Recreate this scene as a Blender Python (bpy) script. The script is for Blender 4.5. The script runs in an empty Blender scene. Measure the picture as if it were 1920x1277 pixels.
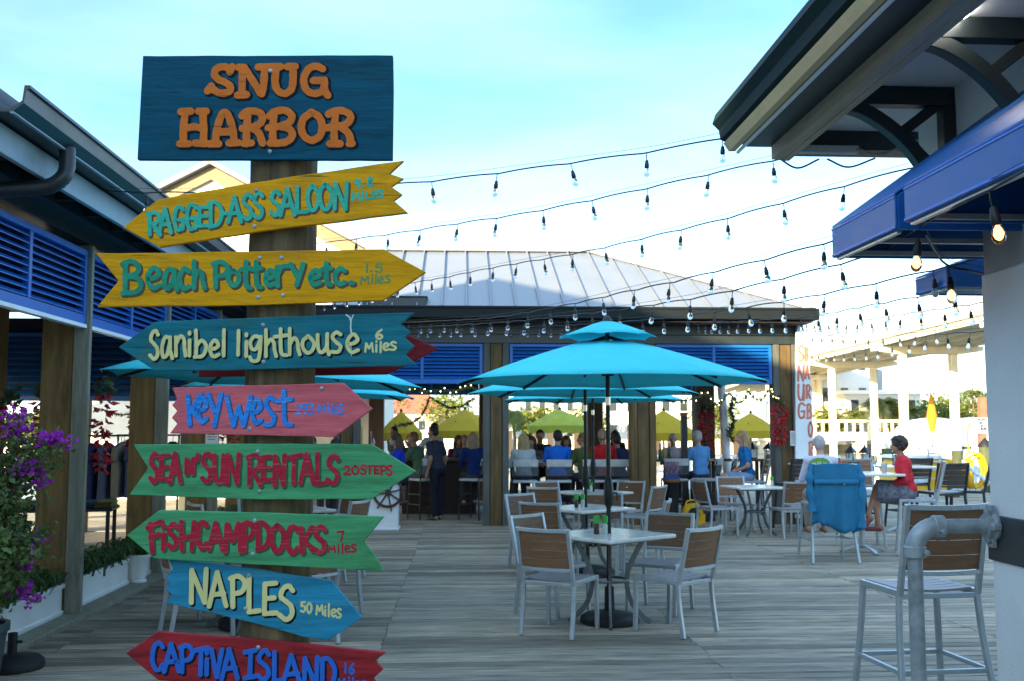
import bpy, bmesh, math, random
from mathutils import Vector as V, Matrix, Euler
R = math.radians
rnd = random.Random(7)
SC = bpy.context.scene
COL = SC.collection

# ---------------------------------------------------------------- camera
F, CX, CY, H = 1900.0, 960.0, 638.5, 1.65
PITCH, YAW = R(5.01), R(-3.01)
cam = bpy.data.cameras.new('camera'); camo = bpy.data.objects.new('camera', cam); COL.objects.link(camo)
camo.location = (0, 0, H); camo.rotation_euler = (R(90) + PITCH, 0, YAW)
cam.sensor_width = 36; cam.lens = 36 * F / 1920; cam.clip_start = 0.05; cam.clip_end = 6000
cam.dof.use_dof = True; cam.dof.focus_distance = 4.6; cam.dof.aperture_fstop = 7.1
SC.camera = camo

# ---------------------------------------------------------------- sky, sun, exposure
SUN_EL = R(11.0); SUN_FROM = V((-0.6, -0.8, 0)).normalized()
SUN_ROT = math.atan2(SUN_FROM.x, SUN_FROM.y)
W = bpy.data.worlds.new('World'); SC.world = W; W.use_nodes = True
nt = W.node_tree; nt.nodes.clear()
wo = nt.nodes.new('ShaderNodeOutputWorld'); bg = nt.nodes.new('ShaderNodeBackground')
sky = nt.nodes.new('ShaderNodeTexSky'); sky.sky_type = 'NISHITA'; sky.sun_disc = False
sky.sun_elevation = SUN_EL; sky.sun_rotation = SUN_ROT; sky.air_density = 1.0; sky.dust_density = 0.9; sky.ozone_density = 2.0
bg.inputs['Strength'].default_value = 0.15
tc = nt.nodes.new('ShaderNodeTexCoord'); mp = nt.nodes.new('ShaderNodeMapping'); mp.inputs['Scale'].default_value = (1.2, 1.2, 5)
nz = nt.nodes.new('ShaderNodeTexNoise'); nz.inputs['Scale'].default_value = 1.5; nz.inputs['Detail'].default_value = 7
cr = nt.nodes.new('ShaderNodeValToRGB'); cr.color_ramp.elements[0].position = .42; cr.color_ramp.elements[1].position = .85
mx = nt.nodes.new('ShaderNodeMix'); mx.data_type = 'RGBA'
mx.inputs[7].default_value = (8.2, 8.5, 8.8, 1)
ml = nt.nodes.new('ShaderNodeMath'); ml.operation = 'MULTIPLY'; ml.inputs[1].default_value = .26
tint = nt.nodes.new('ShaderNodeMix'); tint.data_type = 'RGBA'; tint.blend_type = 'MULTIPLY'; tint.inputs[0].default_value = 1; tint.inputs[7].default_value = (.84, .955, 1.06, 1)   # cool white balance of the open sky
# added overhead glow to light the deck and umbrella tops, clearer blue band lower down, pale towards the horizon
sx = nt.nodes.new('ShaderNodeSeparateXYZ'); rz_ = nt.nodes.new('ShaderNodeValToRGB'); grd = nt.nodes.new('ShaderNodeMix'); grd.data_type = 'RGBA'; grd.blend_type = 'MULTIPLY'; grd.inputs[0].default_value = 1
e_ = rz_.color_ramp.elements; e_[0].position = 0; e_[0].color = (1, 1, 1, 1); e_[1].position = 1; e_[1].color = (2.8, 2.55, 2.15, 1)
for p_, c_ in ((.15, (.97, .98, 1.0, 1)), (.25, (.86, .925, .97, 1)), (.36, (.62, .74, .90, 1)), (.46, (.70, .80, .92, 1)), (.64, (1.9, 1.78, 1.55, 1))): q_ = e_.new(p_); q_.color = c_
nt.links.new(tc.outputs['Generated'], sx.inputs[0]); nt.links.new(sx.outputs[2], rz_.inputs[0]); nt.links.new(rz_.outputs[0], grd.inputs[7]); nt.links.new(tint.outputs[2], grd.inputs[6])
for a, b in ((tc.outputs['Generated'], mp.inputs['Vector']), (mp.outputs[0], nz.inputs['Vector']), (nz.outputs[0], cr.inputs[0]),
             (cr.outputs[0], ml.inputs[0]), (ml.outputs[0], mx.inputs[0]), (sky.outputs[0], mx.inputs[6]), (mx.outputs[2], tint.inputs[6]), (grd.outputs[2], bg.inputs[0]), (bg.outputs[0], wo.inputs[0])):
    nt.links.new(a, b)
sl = bpy.data.lights.new('sun', 'SUN'); sl.energy = 5.0; sl.angle = R(.5); sl.color = (1, .80, .50)
so = bpy.data.objects.new('sun', sl); COL.objects.link(so); so.location = (-20, -30, 30)
sd = V((SUN_FROM.x * math.cos(SUN_EL), SUN_FROM.y * math.cos(SUN_EL), math.sin(SUN_EL)))
so.rotation_euler = sd.to_track_quat('Z', 'Y').to_euler()
SC.view_settings.view_transform = 'Standard'; SC.view_settings.look = 'None'
SC.view_settings.exposure = 1.85; SC.view_settings.gamma = 1
try: SC.cycles.use_denoising = True
except Exception: pass

# ---------------------------------------------------------------- pixel -> world helpers (photo pixels, 1920 x 1277)
RC = Euler((R(90) + PITCH, 0, YAW)).to_matrix()
FWD = V((-math.sin(YAW), math.cos(YAW), 0)); RGT = V((math.cos(YAW), math.sin(YAW), 0)); EYE = V((0, 0, H))
def ray(px, py): return RC @ V(((px - CX) / F, -(py - CY) / F, -1))
def atY(px, py, Y): r = ray(px, py); return EYE + r * (Y / r.y)
def dp(px, py, D): r = ray(px, py); return EYE + r * (D / r.dot(FWD))
def gp(px, py, z=0.): r = ray(px, py); return EYE + r * ((z - H) / r.z)
def xa(px, Y): return atY(px, 805, Y).x

# ---------------------------------------------------------------- materials
def lin(r, g, b):
    f = lambda c: (c / 255 / 12.92) if c / 255 <= .04045 else ((c / 255 + .055) / 1.055) ** 2.4
    return (f(r), f(g), f(b))
MATS = {}
def mat(name, col, rough=.6, metal=0, var=.18, scale=5, stretch=(1, 1, 1), bump=.15, bscale=None, emis=0, spec=.4, coat=0,
        trans=0, thin=0, board=False, dirt=None, dirtscale=1.5, translu=0, gaps=None, cracks=0, chips=None):
    if name in MATS: return MATS[name]
    m = bpy.data.materials.new(name); m.use_nodes = True; n = m.node_tree; N = n.nodes; L = n.links
    p = N['Principled BSDF']; p.inputs['Roughness'].default_value = rough; p.inputs['Metallic'].default_value = metal
    p.inputs['Specular IOR Level'].default_value = spec; p.inputs['Coat Weight'].default_value = coat
    p.inputs['Transmission Weight'].default_value = trans
    t = N.new('ShaderNodeTexCoord'); mpn = N.new('ShaderNodeMapping'); mpn.inputs['Scale'].default_value = stretch
    L.new(t.outputs['Object'], mpn.inputs[0])
    nzn = N.new('ShaderNodeTexNoise'); nzn.inputs['Scale'].default_value = scale; nzn.inputs['Detail'].default_value = 8; nzn.inputs['Roughness'].default_value = .62
    L.new(mpn.outputs[0], nzn.inputs['Vector'])
    rp = N.new('ShaderNodeMapRange'); rp.inputs[1].default_value = .3; rp.inputs[2].default_value = .7
    L.new(nzn.outputs[0], rp.inputs[0])
    mix = N.new('ShaderNodeMix'); mix.data_type = 'RGBA'
    mix.inputs[6].default_value = tuple(max(0, c * (1 - var)) for c in col) + (1,)
    mix.inputs[7].default_value = tuple(min(1, c * (1 + var)) for c in col) + (1,)
    L.new(rp.outputs[0], mix.inputs[0]); out = mix.outputs[2]
    if board:
        at = N.new('ShaderNodeAttribute'); at.attribute_name = 'bv'
        hs = N.new('ShaderNodeMix'); hs.data_type = 'RGBA'; hs.blend_type = 'MULTIPLY'; hs.inputs[0].default_value = 1
        c2 = N.new('ShaderNodeValToRGB'); e = c2.color_ramp.elements
        e[0].color = (.50, .50, .48, 1); e[1].color = (1.3, 1.24, 1.14, 1)
        mid = e.new(.5); mid.color = (.90, .92, .92, 1)
        L.new(at.outputs['Fac'], c2.inputs[0]); L.new(out, hs.inputs[6]); L.new(c2.outputs[0], hs.inputs[7]); out = hs.outputs[2]
    if dirt:
        n2 = N.new('ShaderNodeTexNoise'); n2.inputs['Scale'].default_value = dirtscale; n2.inputs['Detail'].default_value = 9; n2.inputs['Roughness'].default_value = .7
        m2 = N.new('ShaderNodeMapping'); m2.inputs['Scale'].default_value = (1 + (stretch[0] - 1) * .4, 1 + (stretch[1] - 1) * .4, 1 + (stretch[2] - 1) * .4); m2.inputs['Location'].default_value = (3.1, 7.7, 1.3)
        L.new(t.outputs['Object'], m2.inputs[0]); L.new(m2.outputs[0], n2.inputs['Vector'])
        r2 = N.new('ShaderNodeMapRange'); r2.inputs[1].default_value = .52; r2.inputs[2].default_value = .72; r2.inputs[4].default_value = dirt[3]
        L.new(n2.outputs[0], r2.inputs[0])
        mm = N.new('ShaderNodeMix'); mm.data_type = 'RGBA'; mm.inputs[7].default_value = tuple(dirt[:3]) + (1,)
        L.new(r2.outputs[0], mm.inputs[0]); L.new(out, mm.inputs[6]); out = mm.outputs[2]
    for kind_, amt_, col_, sc_, lo_, hi_ in (('crack', cracks, (.012, .014, .014), 46, .655, .70), ('chip', .75 if chips else 0, chips or (0, 0, 0), 26, .60, .68)):
        if not amt_: continue
        n4 = N.new('ShaderNodeTexNoise'); n4.inputs['Scale'].default_value = 2.1 if kind_ == 'crack' else 6; n4.inputs['Detail'].default_value = 4
        m4 = N.new('ShaderNodeMapping'); m4.inputs['Scale'].default_value = (1.6, 1.6, sc_); m4.inputs['Location'].default_value = (5.3, 2.2, 9.1)
        L.new(t.outputs['Object'], m4.inputs[0]); L.new(m4.outputs[0], n4.inputs['Vector'])
        r4 = N.new('ShaderNodeMapRange'); r4.inputs[1].default_value = lo_; r4.inputs[2].default_value = hi_; r4.inputs[4].default_value = amt_
        L.new(n4.outputs[0], r4.inputs[0]); x4 = N.new('ShaderNodeMix'); x4.data_type = 'RGBA'; x4.inputs[7].default_value = tuple(col_) + (1,)
        L.new(r4.outputs[0], x4.inputs[0]); L.new(out, x4.inputs[6]); out = x4.outputs[2]
    L.new(out, p.inputs['Base Color'])
    rr = N.new('ShaderNodeMapRange'); rr.inputs[3].default_value = max(.02, rough - .1); rr.inputs[4].default_value = min(1, rough + .12)
    L.new(nzn.outputs[0], rr.inputs[0]); L.new(rr.outputs[0], p.inputs['Roughness'])
    if bump:
        b = N.new('ShaderNodeBump'); b.inputs['Strength'].default_value = bump; b.inputs['Distance'].default_value = .01
        n3 = N.new('ShaderNodeTexNoise'); n3.inputs['Scale'].default_value = bscale or scale * 3; n3.inputs['Detail'].default_value = 6
        L.new(mpn.outputs[0], n3.inputs['Vector']); L.new(n3.outputs[0], b.inputs['Height']); L.new(b.outputs[0], p.inputs['Normal'])
    if emis:
        p.inputs['Emission Color'].default_value = tuple(col) + (1,); p.inputs['Emission Strength'].default_value = emis
    if translu:
        tr = N.new('ShaderNodeBsdfTranslucent'); L.new(out, tr.inputs[0]); ms = N.new('ShaderNodeMixShader'); ms.inputs[0].default_value = translu
        L.new(p.outputs[0], ms.inputs[1]); L.new(tr.outputs[0], ms.inputs[2]); L.new(ms.outputs[0], N['Material Output'].inputs[0])
    MATS[name] = m; return m

def glassmat(name, col=(1, 1, 1), rough=.02):
    if name in MATS: return MATS[name]
    m = bpy.data.materials.new(name); m.use_nodes = True; n = m.node_tree; N = n.nodes; p = N['Principled BSDF']
    p.inputs['Base Color'].default_value = tuple(col) + (1,); p.inputs['Roughness'].default_value = rough; p.inputs['IOR'].default_value = 1.2
    p.inputs['Transmission Weight'].default_value = 1
    MATS[name] = m; return m

# ---------------------------------------------------------------- mesh builder
ORG = {}
def catmull(pts, n=6, closed=False):
    P = [V(p) for p in pts]
    if len(P) < 3: return P
    out = []; m = len(P)
    rng = range(m) if closed else range(m - 1)
    for i in rng:
        a = P[(i - 1) % m] if (closed or i > 0) else P[0] * 2 - P[1]
        b = P[i]; c = P[(i + 1) % m]
        d = P[(i + 2) % m] if (closed or i + 2 < m) else P[-1] * 2 - P[-2]
        for k in range(n):
            t = k / n
            out.append(.5 * ((2 * b) + (c - a) * t + (2 * a - 5 * b + 4 * c - d) * t * t + (3 * b - a - 3 * c + d) * t ** 3))
    if not closed: out.append(P[-1])
    return out

class MB:
    def __init__(s): s.v = []; s.f = []; s.bv = []; s.mi = []; s.cur = 0; s.cbv = 0.5; s.T = None
    def add(s, vs, fs):
        o = len(s.v)
        s.v += [tuple(s.T @ V(x)) for x in vs] if s.T is not None else [tuple(x) for x in vs]
        for f in fs: s.f.append(tuple(i + o for i in f)); s.bv.append(s.cbv); s.mi.append(s.cur)
        return s
    def box(s, c, d, rot=None):
        x, y, z = (a / 2 for a in d); vs = [V((i * x, j * y, k * z)) for i in (-1, 1) for j in (-1, 1) for k in (-1, 1)]
        if rot is not None: vs = [rot @ q for q in vs]
        c = V(c); return s.add([q + c for q in vs], [(0, 1, 3, 2), (4, 6, 7, 5), (0, 4, 5, 1), (2, 3, 7, 6), (0, 2, 6, 4), (1, 5, 7, 3)])
    def bx(s, x0, x1, y0, y1, z0, z1): return s.box(((x0 + x1) / 2, (y0 + y1) / 2, (z0 + z1) / 2), (abs(x1 - x0), abs(y1 - y0), abs(z1 - z0)))
    def bar(s, p, q, w, h=None, up=(0, 0, 1)):
        h = h or w; p, q = V(p), V(q); d = q - p; l = d.length
        if l < 1e-6: return s
        d.normalize(); u = V(up)
        if abs(d.dot(u)) > .98: u = V((0, 1, 0))
        r = d.cross(u).normalized(); u = r.cross(d); M = Matrix((r, d, u)).transposed()
        return s.box((p + q) / 2, (w, l, h), M)
    def tube(s, pts, r, n=8, cap=True, closed=False, flat=1.0, up=None):
        P = [V(p) for p in pts]; m = len(P); rs = r if isinstance(r, (list, tuple)) else [r] * m
        t0 = (P[1] - P[0]).normalized(); u = V(up) if up else (V((0, 0, 1)) if abs(t0.z) < .9 else V((0, 1, 0)))
        vs = []; fs = []
        for i, p in enumerate(P):
            if closed: t = P[(i + 1) % m] - P[(i - 1) % m]
            else: t = P[min(i + 1, m - 1)] - P[max(i - 1, 0)]
            if t.length < 1e-9: t = t0.copy()
            t.normalize(); a = t.cross(u)
            if a.length < 1e-6: a = t.cross(V((1, 0, 0)))
            a.normalize(); b = a.cross(t)
            if not up: u = b
            for k in range(n):
                g = 2 * math.pi * k / n; vs.append(p + (a * math.cos(g) + b * math.sin(g) * flat) * rs[i])
        for i in range(m if closed else m - 1):
            j = (i + 1) % m
            for k in range(n): k2 = (k + 1) % n; fs.append((i * n + k, i * n + k2, j * n + k2, j * n + k))
        if cap and not closed: fs.append(tuple(range(n))[::-1]); fs.append(tuple((m - 1) * n + k for k in range(n)))
        return s.add(vs, fs)
    def lathe(s, prof, c=(0, 0, 0), n=16, axis=None):
        c = V(c); vs = []; fs = []; m = len(prof)
        Q = V((0, 0, 1)).rotation_difference(V(axis)).to_matrix() if axis else None
        for r, z in prof:
            for k in range(n):
                g = 2 * math.pi * k / n; q = V((r * math.cos(g), r * math.sin(g), z)); vs.append((Q @ q if Q else q) + c)
        for i in range(m - 1):
            for k in range(n): k2 = (k + 1) % n; fs.append((i * n + k, i * n + k2, (i + 1) * n + k2, (i + 1) * n + k))
        fs.append(tuple(range(n))[::-1]); fs.append(tuple((m - 1) * n + k for k in range(n)))
        return s.add(vs, fs)
    def ell(s, c, r, nu=12, nv=8, rot=None):
        r = (r, r, r) if not isinstance(r, (tuple, list)) else r; vs = []; fs = []; c = V(c)
        for i in range(nv + 1):
            th = math.pi * i / nv; th = min(max(th, .02), math.pi - .02)
            for k in range(nu):
                g = 2 * math.pi * k / nu; q = V((math.sin(th) * math.cos(g) * r[0], math.sin(th) * math.sin(g) * r[1], math.cos(th) * r[2]))
                vs.append((rot @ q if rot is not None else q) + c)
        for i in range(nv):
            for k in range(nu): k2 = (k + 1) % nu; fs.append((i * nu + k, (i + 1) * nu + k, (i + 1) * nu + k2, i * nu + k2))
        fs.append(tuple(range(nu))); fs.append(tuple(nv * nu + k for k in range(nu))[::-1])
        return s.add(vs, fs)
    def caps(s, p, q, r0, r1, n=10):
        p, q = V(p), V(q); s.ell(p, r0, n, 6); s.ell(q, r1, n, 6)
        if (q - p).length > 1e-4: s.tube([p, q], [r0, r1], n)
        return s
    def quad(s, a, b, c, d): return s.add([a, b, c, d], [(0, 1, 2, 3)])
    def prism(s, poly, off):
        n = len(poly); off = V(off); A = [V(p) for p in poly]; B = [p + off for p in A]
        return s.add(A + B, [tuple(range(n)), tuple(range(n, 2 * n))[::-1]] + [(i, i + n, (i + 1) % n + n, (i + 1) % n) for i in range(n)])
    def leaf(s, p, d, l, w, curl=.2):
        p, d = V(p), V(d).normalized(); a = d.cross(V((rnd.uniform(-1, 1), rnd.uniform(-1, 1), rnd.uniform(-1, 1))))
        if a.length < 1e-3: a = d.cross(V((1, .3, .2)))
        a.normalize(); nn = a.cross(d)
        m = p + d * l * .5 + nn * l * curl
        return s.add([p, m + a * w / 2, p + d * l, m - a * w / 2], [(0, 1, 2, 3)])
    def build(s, name, m, parent=None, smooth=False, bevel=0, seg=1, loc=None, auto=None):
        me = bpy.data.meshes.new(name); o0 = V((0, 0, 0))
        if parent is not None and parent.name in ORG: o0 = ORG[parent.name]
        elif loc is not None: o0 = V(loc)
        me.from_pydata([(x - o0.x, y - o0.y, z - o0.z) for x, y, z in s.v], [], s.f); me.update()
        at = me.attributes.new('bv', 'FLOAT', 'FACE'); at.data.foreach_set('value', s.bv)
        for q in (m if isinstance(m, (list, tuple)) else [m]): me.materials.append(q)
        if isinstance(m, (list, tuple)): me.polygons.foreach_set('material_index', s.mi)
        bm = bmesh.new(); bm.from_mesh(me); bmesh.ops.recalc_face_normals(bm, faces=bm.faces); bm.to_mesh(me); bm.free()
        if smooth: me.polygons.foreach_set('use_smooth', [True] * len(me.polygons))
        o = bpy.data.objects.new(name, me); COL.objects.link(o)
        if auto or (smooth and auto is not False):
            try: me.set_sharp_from_angle(angle=R(auto or 42))
            except Exception: pass
        if bevel:
            b = o.modifiers.new('bevel', 'BEVEL'); b.width = bevel; b.segments = seg; b.limit_method = 'ANGLE'; b.angle_limit = R(40)
        if parent is not None:
            o.parent = parent
            if parent.name in ORG: ORG[o.name] = o0
        elif loc is not None: o.location = o0
        return o

def tag(o, label=None, cat=None, group=None, kind=None):
    if label:
        o['label'] = label
        if len(label.split()) > 16: print('LONG', len(label.split()), label)
    if cat: o['category'] = cat
    if group: o['group'] = group
    if kind: o['kind'] = kind
    return o
def thing(name, label, cat, loc=(0, 0, 0), rz=0, group=None, world=False):
    o = bpy.data.objects.new(name, None); COL.objects.link(o); o.location = loc; o.rotation_euler = (0, 0, rz); o.empty_display_size = .1
    tag(o, label, cat, group)
    if world: ORG[o.name] = V(loc)
    return o
KIDS = {}
def copy_tree(o, parent=None):
    c = o.copy(); COL.objects.link(c)
    if parent is not None: c.parent = parent
    for ch in list(o.children): copy_tree(ch, c)
    return c
def put(proto, loc, rz, label, first):
    o = proto if first else copy_tree(proto)
    o.location = loc; o.rotation_euler = (0, 0, rz); o['label'] = label
    if len(label.split()) > 16: print('LONG', len(label.split()), label)
    return o
class Proto:                                   # a thing built once; its first placing moves it, later ones copy it
    def __init__(s, root): s.root = root; s.used = False
    def put(s, loc, rz, label, group=None):
        o = put(s.root, loc, rz, label, not s.used); s.used = True
        if group: o['group'] = group
        return o
# ================================================================ materials used across the scene
M_deck = mat('deck_wood', (.31, .275, .21), .7, var=.55, scale=3.2, stretch=(.7, 9, 9), bump=.5, bscale=12, board=True, dirt=(.10, .095, .08, .8), dirtscale=.9)
M_under = mat('under_deck', (.03, .028, .025), .9)
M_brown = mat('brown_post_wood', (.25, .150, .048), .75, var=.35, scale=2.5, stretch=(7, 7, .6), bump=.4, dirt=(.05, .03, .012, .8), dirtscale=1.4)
M_greyw = mat('grey_trim_wood', (.25, .245, .18), .8, var=.3, scale=3, stretch=(8, 8, .7), bump=.4, dirt=(.09, .09, .06, .7))
M_blue = mat('blue_louver_paint', (.004, .120, .46), .4, var=.12, bump=.05, spec=.5)
M_dark = mat('dark_green_metal', (.012, .020, .022), .42, var=.3, bump=.05, spec=.6)
M_fascia = mat('grey_blue_fascia', (.22, .30, .34), .45, var=.15, bump=.05)
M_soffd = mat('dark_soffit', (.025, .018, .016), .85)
M_roof = mat('standing_seam_metal', (.215, .235, .26), .5, metal=.1, var=.06, scale=2, bump=.03)
M_white = mat('white_paint', (.84, .85, .84), .5, var=.05, scale=3, bump=.08)
M_cream = mat('cream_siding', (.78, .76, .68), .6, var=.06, scale=2, bump=.06)
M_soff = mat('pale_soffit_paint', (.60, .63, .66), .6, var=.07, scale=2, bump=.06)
M_col = mat('pale_grey_stucco', (.66, .69, .68), .75, var=.06, scale=2, bump=.25, bscale=90, dirt=(.50, .50, .45, .5), dirtscale=.8)
M_gold = mat('sunlit_tan_fascia', (.62, .47, .24), .55, var=.12)  # tan raised to put the sunlit gold into the colour
M_band = mat('charcoal_band', (.035, .04, .042), .5)
M_awn = mat('blue_awning_canvas', (.003, .092, .33), .42, var=.1, scale=4, bump=.15, bscale=160, spec=.5)
M_alu = mat('brushed_aluminium', (.42, .47, .50), .34, metal=.55, var=.1, scale=12, bump=.03)
M_alud = mat('dark_aluminium', (.035, .04, .045), .4, metal=.4)
M_slat = mat('brown_composite_slat', (.21, .105, .052), .55, var=.2, scale=4, stretch=(1, 10, 10), bump=.15)
M_slatg = mat('grey_composite_slat', (.30, .28, .28), .5, var=.15, scale=4, stretch=(1, 10, 10), bump=.1)
M_top = mat('cream_tabletop', (.74, .71, .64), .22, var=.12, scale=9, bump=.03, dirt=(.50, .44, .36, .5))
M_galv = mat('galvanised_steel', (.27, .31, .32), .52, metal=.4, var=.35, scale=14, bump=.12)
M_turq = mat('turquoise_canvas', (.07, .68, .76), .8, var=.05, bump=.3, bscale=9, translu=.22, spec=.2)
M_yel = mat('yellow_canvas', (.58, .41, .03), .7, var=.06, bump=.2, bscale=200, translu=.35, spec=.2)
M_black = mat('black_rubber', (.012, .012, .013), .55, bump=.1)
M_blkm = mat('black_metal', (.02, .02, .022), .38, metal=.3)
M_cable = mat('black_cable', (.012, .013, .012), .5, bump=0)
M_bulb = glassmat('clear_bulb_glass', (.66, .70, .72))
M_lit = mat('lit_bulb', (1, .36, .09), .2, emis=2.6, bump=0, var=0)
M_down = mat('lit_downlight', (1, .93, .8), .3, emis=9, bump=0, var=0)
M_fairy = mat('fairy_light', (1, .72, .30), .3, emis=5, bump=0, var=0)
M_green = mat('garland_needles', (.045, .075, .025), .8, var=.5, scale=30)
M_leaf = mat('shrub_leaves', (.085, .135, .035), .6, var=.6, scale=9, bump=0, translu=.3)
M_leafy = mat('sunny_leaves', (.14, .17, .025), .6, var=.5, scale=2, bump=0, translu=.35)
M_grass = mat('strap_leaves', (.06, .12, .03), .55, var=.4, scale=14, bump=0, translu=.25)
M_purp = mat('bougainvillea_bracts', (.42, .03, .46), .6, var=.35, scale=20, bump=0, translu=.4)
M_red = mat('red_decoration', (.40, .015, .02), .5, var=.4, scale=20)
M_trunk = mat('tree_bark', (.16, .11, .07), .9, var=.4, scale=8, stretch=(3, 3, .6), bump=.6)
M_pile = mat('wet_piling', (.075, .09, .045), .85, var=.45, scale=3, stretch=(4, 4, .6), bump=.6)
M_water = mat('harbour_water', (.03, .07, .08), .08, var=.2, scale=.2, bump=.35, bscale=1.3, spec=.5)
M_conc = mat('hazed_concrete', (.80, .71, .52), .8, var=.1, scale=1, bump=.15)  # lightened and warmed to put far haze and glare into the colour
M_sand = mat('far_bank', (.36, .32, .20), .9, var=.3, scale=.2)
M_glassd = mat('dark_window', (.03, .04, .05), .12, var=.2, bump=0, spec=.6)
M_chrome = mat('chrome', (.6, .6, .6), .15, metal=1, bump=0)

# ================================================================ ground, water, deck
b = MB(); b.bx(-3000, 3000, -200, 5000, -2.2, -1.2)
tag(b.build('water', M_water), kind='structure')
b = MB(); b.bx(-40, 14, -34, 27.2, -1.19, -.16)
tag(b.build('dock_base', M_under), kind='structure')
b = MB()                                            # boards run left-right across the walkway
w, gap, y = .132, .016, -2.2
k = 0
while y < 27.2:
    x = -.58 - 2.42 * 5
    xl = -3.35 if y < 17 else -9.0
    while x < 13.8:
        l = 2.42 + rnd.uniform(-.012, .012); l = -.58 + 2.42 * (round((x + .58) / 2.42) + (2 if rnd.random() < .12 else 1)) - x + rnd.uniform(-.012, .012); x1 = min(x + l, 13.8)
        a0 = max(x + .002, xl)
        if x1 > a0 + .05:
            b.cbv = min(1, max(0, rnd.gauss(.5, .26)))
            dz = rnd.uniform(-.0025, .0025); tz = rnd.uniform(-.002, .002)
            c = .008; z0 = -.05
            vs = [(a0, y, z0), (x1 - .002, y, z0), (x1 - .002, y + w, z0), (a0, y + w, z0)]
            pr = [(y, -.007 + dz), (y + c, dz), (y + w * .5, dz + .001 + tz), (y + w - c, dz), (y + w, -.007 + dz)]
            pts = []; 
            for xx in (a0, x1 - .003):
                pts += [(xx, y, z0)] + [(xx, q, z) for q, z in pr] + [(xx, y + w, z0)]
            n = 7
            b.add(pts, [(i, i + 1, n + i + 1, n + i) for i in range(n - 1)] + [tuple(range(n))[::-1], tuple(range(n, 2 * n))])
        x = x1
    y += w + gap
tag(b.build('boardwalk', M_deck), kind='structure')

# ================================================================ louver panels
def louver(mbf, mbs, ax, a0, a1, plane, z0, z1, nsl=9, mull=1, out=1, th=.055, fr=.055):
    """frame + slats in a vertical plane; ax 'x' -> panel spans x at y=plane, 'y' -> spans y at x=plane; out = side it faces"""
    def bx(mb, u0, u1, d0, d1, za, zb):
        if ax == 'x': mb.bx(u0, u1, plane + d0, plane + d1, za, zb)
        else: mb.bx(plane + d0, plane + d1, u0, u1, za, zb)
    t = th / 2
    bx(mbf, a0, a1, -t, t, z0, z0 + fr * 1.5); bx(mbf, a0, a1, -t, t, z1 - fr, z1)
    cuts = [a0 + (a1 - a0) * i / (mull + 1) for i in range(mull + 2)]
    for i, c in enumerate(cuts):
        c0 = c if i == 0 else (c - fr if i == mull + 1 else c - fr / 2)
        bx(mbf, c0, c0 + fr, -t - .002, t + .002, z0 + fr * 1.5, z1 - fr)
    for i in range(mull + 1):
        u0, u1 = cuts[i] + (fr if i == 0 else fr / 2), cuts[i + 1] - (fr if i == mull else fr / 2)
        for k in range(nsl):
            z = z0 + fr * 1.5 + (z1 - z0 - fr * 2.5) * (k + .5) / nsl; d = (z1 - z0 - fr * 2.5) / nsl
            p0, p1 = out * t * .85, -out * t * .85
            A = [(u0, p0, z - d * .36), (u1, p0, z - d * .36), (u1, p1, z + d * .24), (u0, p1, z + d * .24)]
            B = [(u, p, q + .008) for u, p, q in A]
            cv = (lambda u, p, q: (u, plane + p, q)) if ax == 'x' else (lambda u, p, q: (plane + p, u, q))
            mbs.add([cv(*q) for q in A + B], [(0, 1, 2, 3), (7, 6, 5, 4), (0, 4, 5, 1), (1, 5, 6, 2), (2, 6, 7, 3), (3, 7, 4, 0)])

def seams(mb, e0, e1, r0, r1, n, h=.035, w=.03):
    """standing ribs from eave edge e0-e1 up to ridge edge r0-r1 where the rib direction is straight up the slope"""
    e0, e1, r0, r1 = map(V, (e0, e1, r0, r1))
    return

# ================================================================ left veranda building
LB = thing('veranda_building', 'open veranda building on the left with blue louvres, timber posts and dark gutter', 'building', (-3.4, 6.2, 0), world=True)
PY = [6.9, 9.4, 11.9, 14.4, 16.8]
for i, y in enumerate(PY):
    b = MB(); b.bx(-3.84, -3.56, y - .1, y + .18, -.15, 3.32); b.build('post', M_brown, LB, bevel=.008)
    b = MB(); b.bx(-3.545, -3.405, y - .14, y - .08, -.15, 3.34); t_ = b.build('trim_board', M_greyw, LB, bevel=.005)
    for z in (3.2, 2.95):
        bb = MB(); bb.lathe([(.02, 0), (.02, .01), (.012, .016)], (-3.475, y - .141, z), 10, (0, -1, 0)); bb.build('bolt', M_galv, t_)
for i in range(len(PY) - 1):
    f, s = MB(), MB(); louver(f, s, 'y', PY[i] + (-.075 if i else -.07), PY[i + 1] - .145, -3.47, 2.62, 3.29, 9, 1, 1)
    fo = f.build('louver_frame', M_blue, LB, bevel=.004); s.build('louver_slats', M_blue, fo)
    b = MB(); b.bx(-3.56, -3.54, PY[i] + .19, PY[i + 1] - .11, 2.66, 3.29); b.build('dark_gap_sheet', mat('dark_interior_blue', (.003, .010, .055), .7), LB)  # added sheet, coloured as the dark interior behind the slats
    b = MB(); b.bx(-3.5, -3.43, PY[i] - .07, PY[i + 1] - .15, 2.585, 2.618); b.build('sill_rail', M_white, LB)
b = MB(); b.bx(-3.60, -3.42, 6.3, 17.0, 3.35, 3.56); b.bx(-3.42, -3.30, 6.3, 17.0, 3.47, 3.56); b.build('header_beam', M_dark, LB)
b = MB(); b.bx(-2.985, -2.945, 6.25, 17.0, 3.40, 3.585); b.build('fascia_board', M_fascia, LB, bevel=.004)
b = MB()                                            # gutter: open trough profile extruded along y
prof = [(-2.94, 3.60), (-2.80, 3.60), (-2.735, 3.655), (-2.72, 3.74), (-2.70, 3.745), (-2.70, 3.765), (-2.735, 3.765), (-2.745, 3.67), (-2.81, 3.62), (-2.92, 3.62), (-2.92, 3.75), (-2.94, 3.75)]
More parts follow.
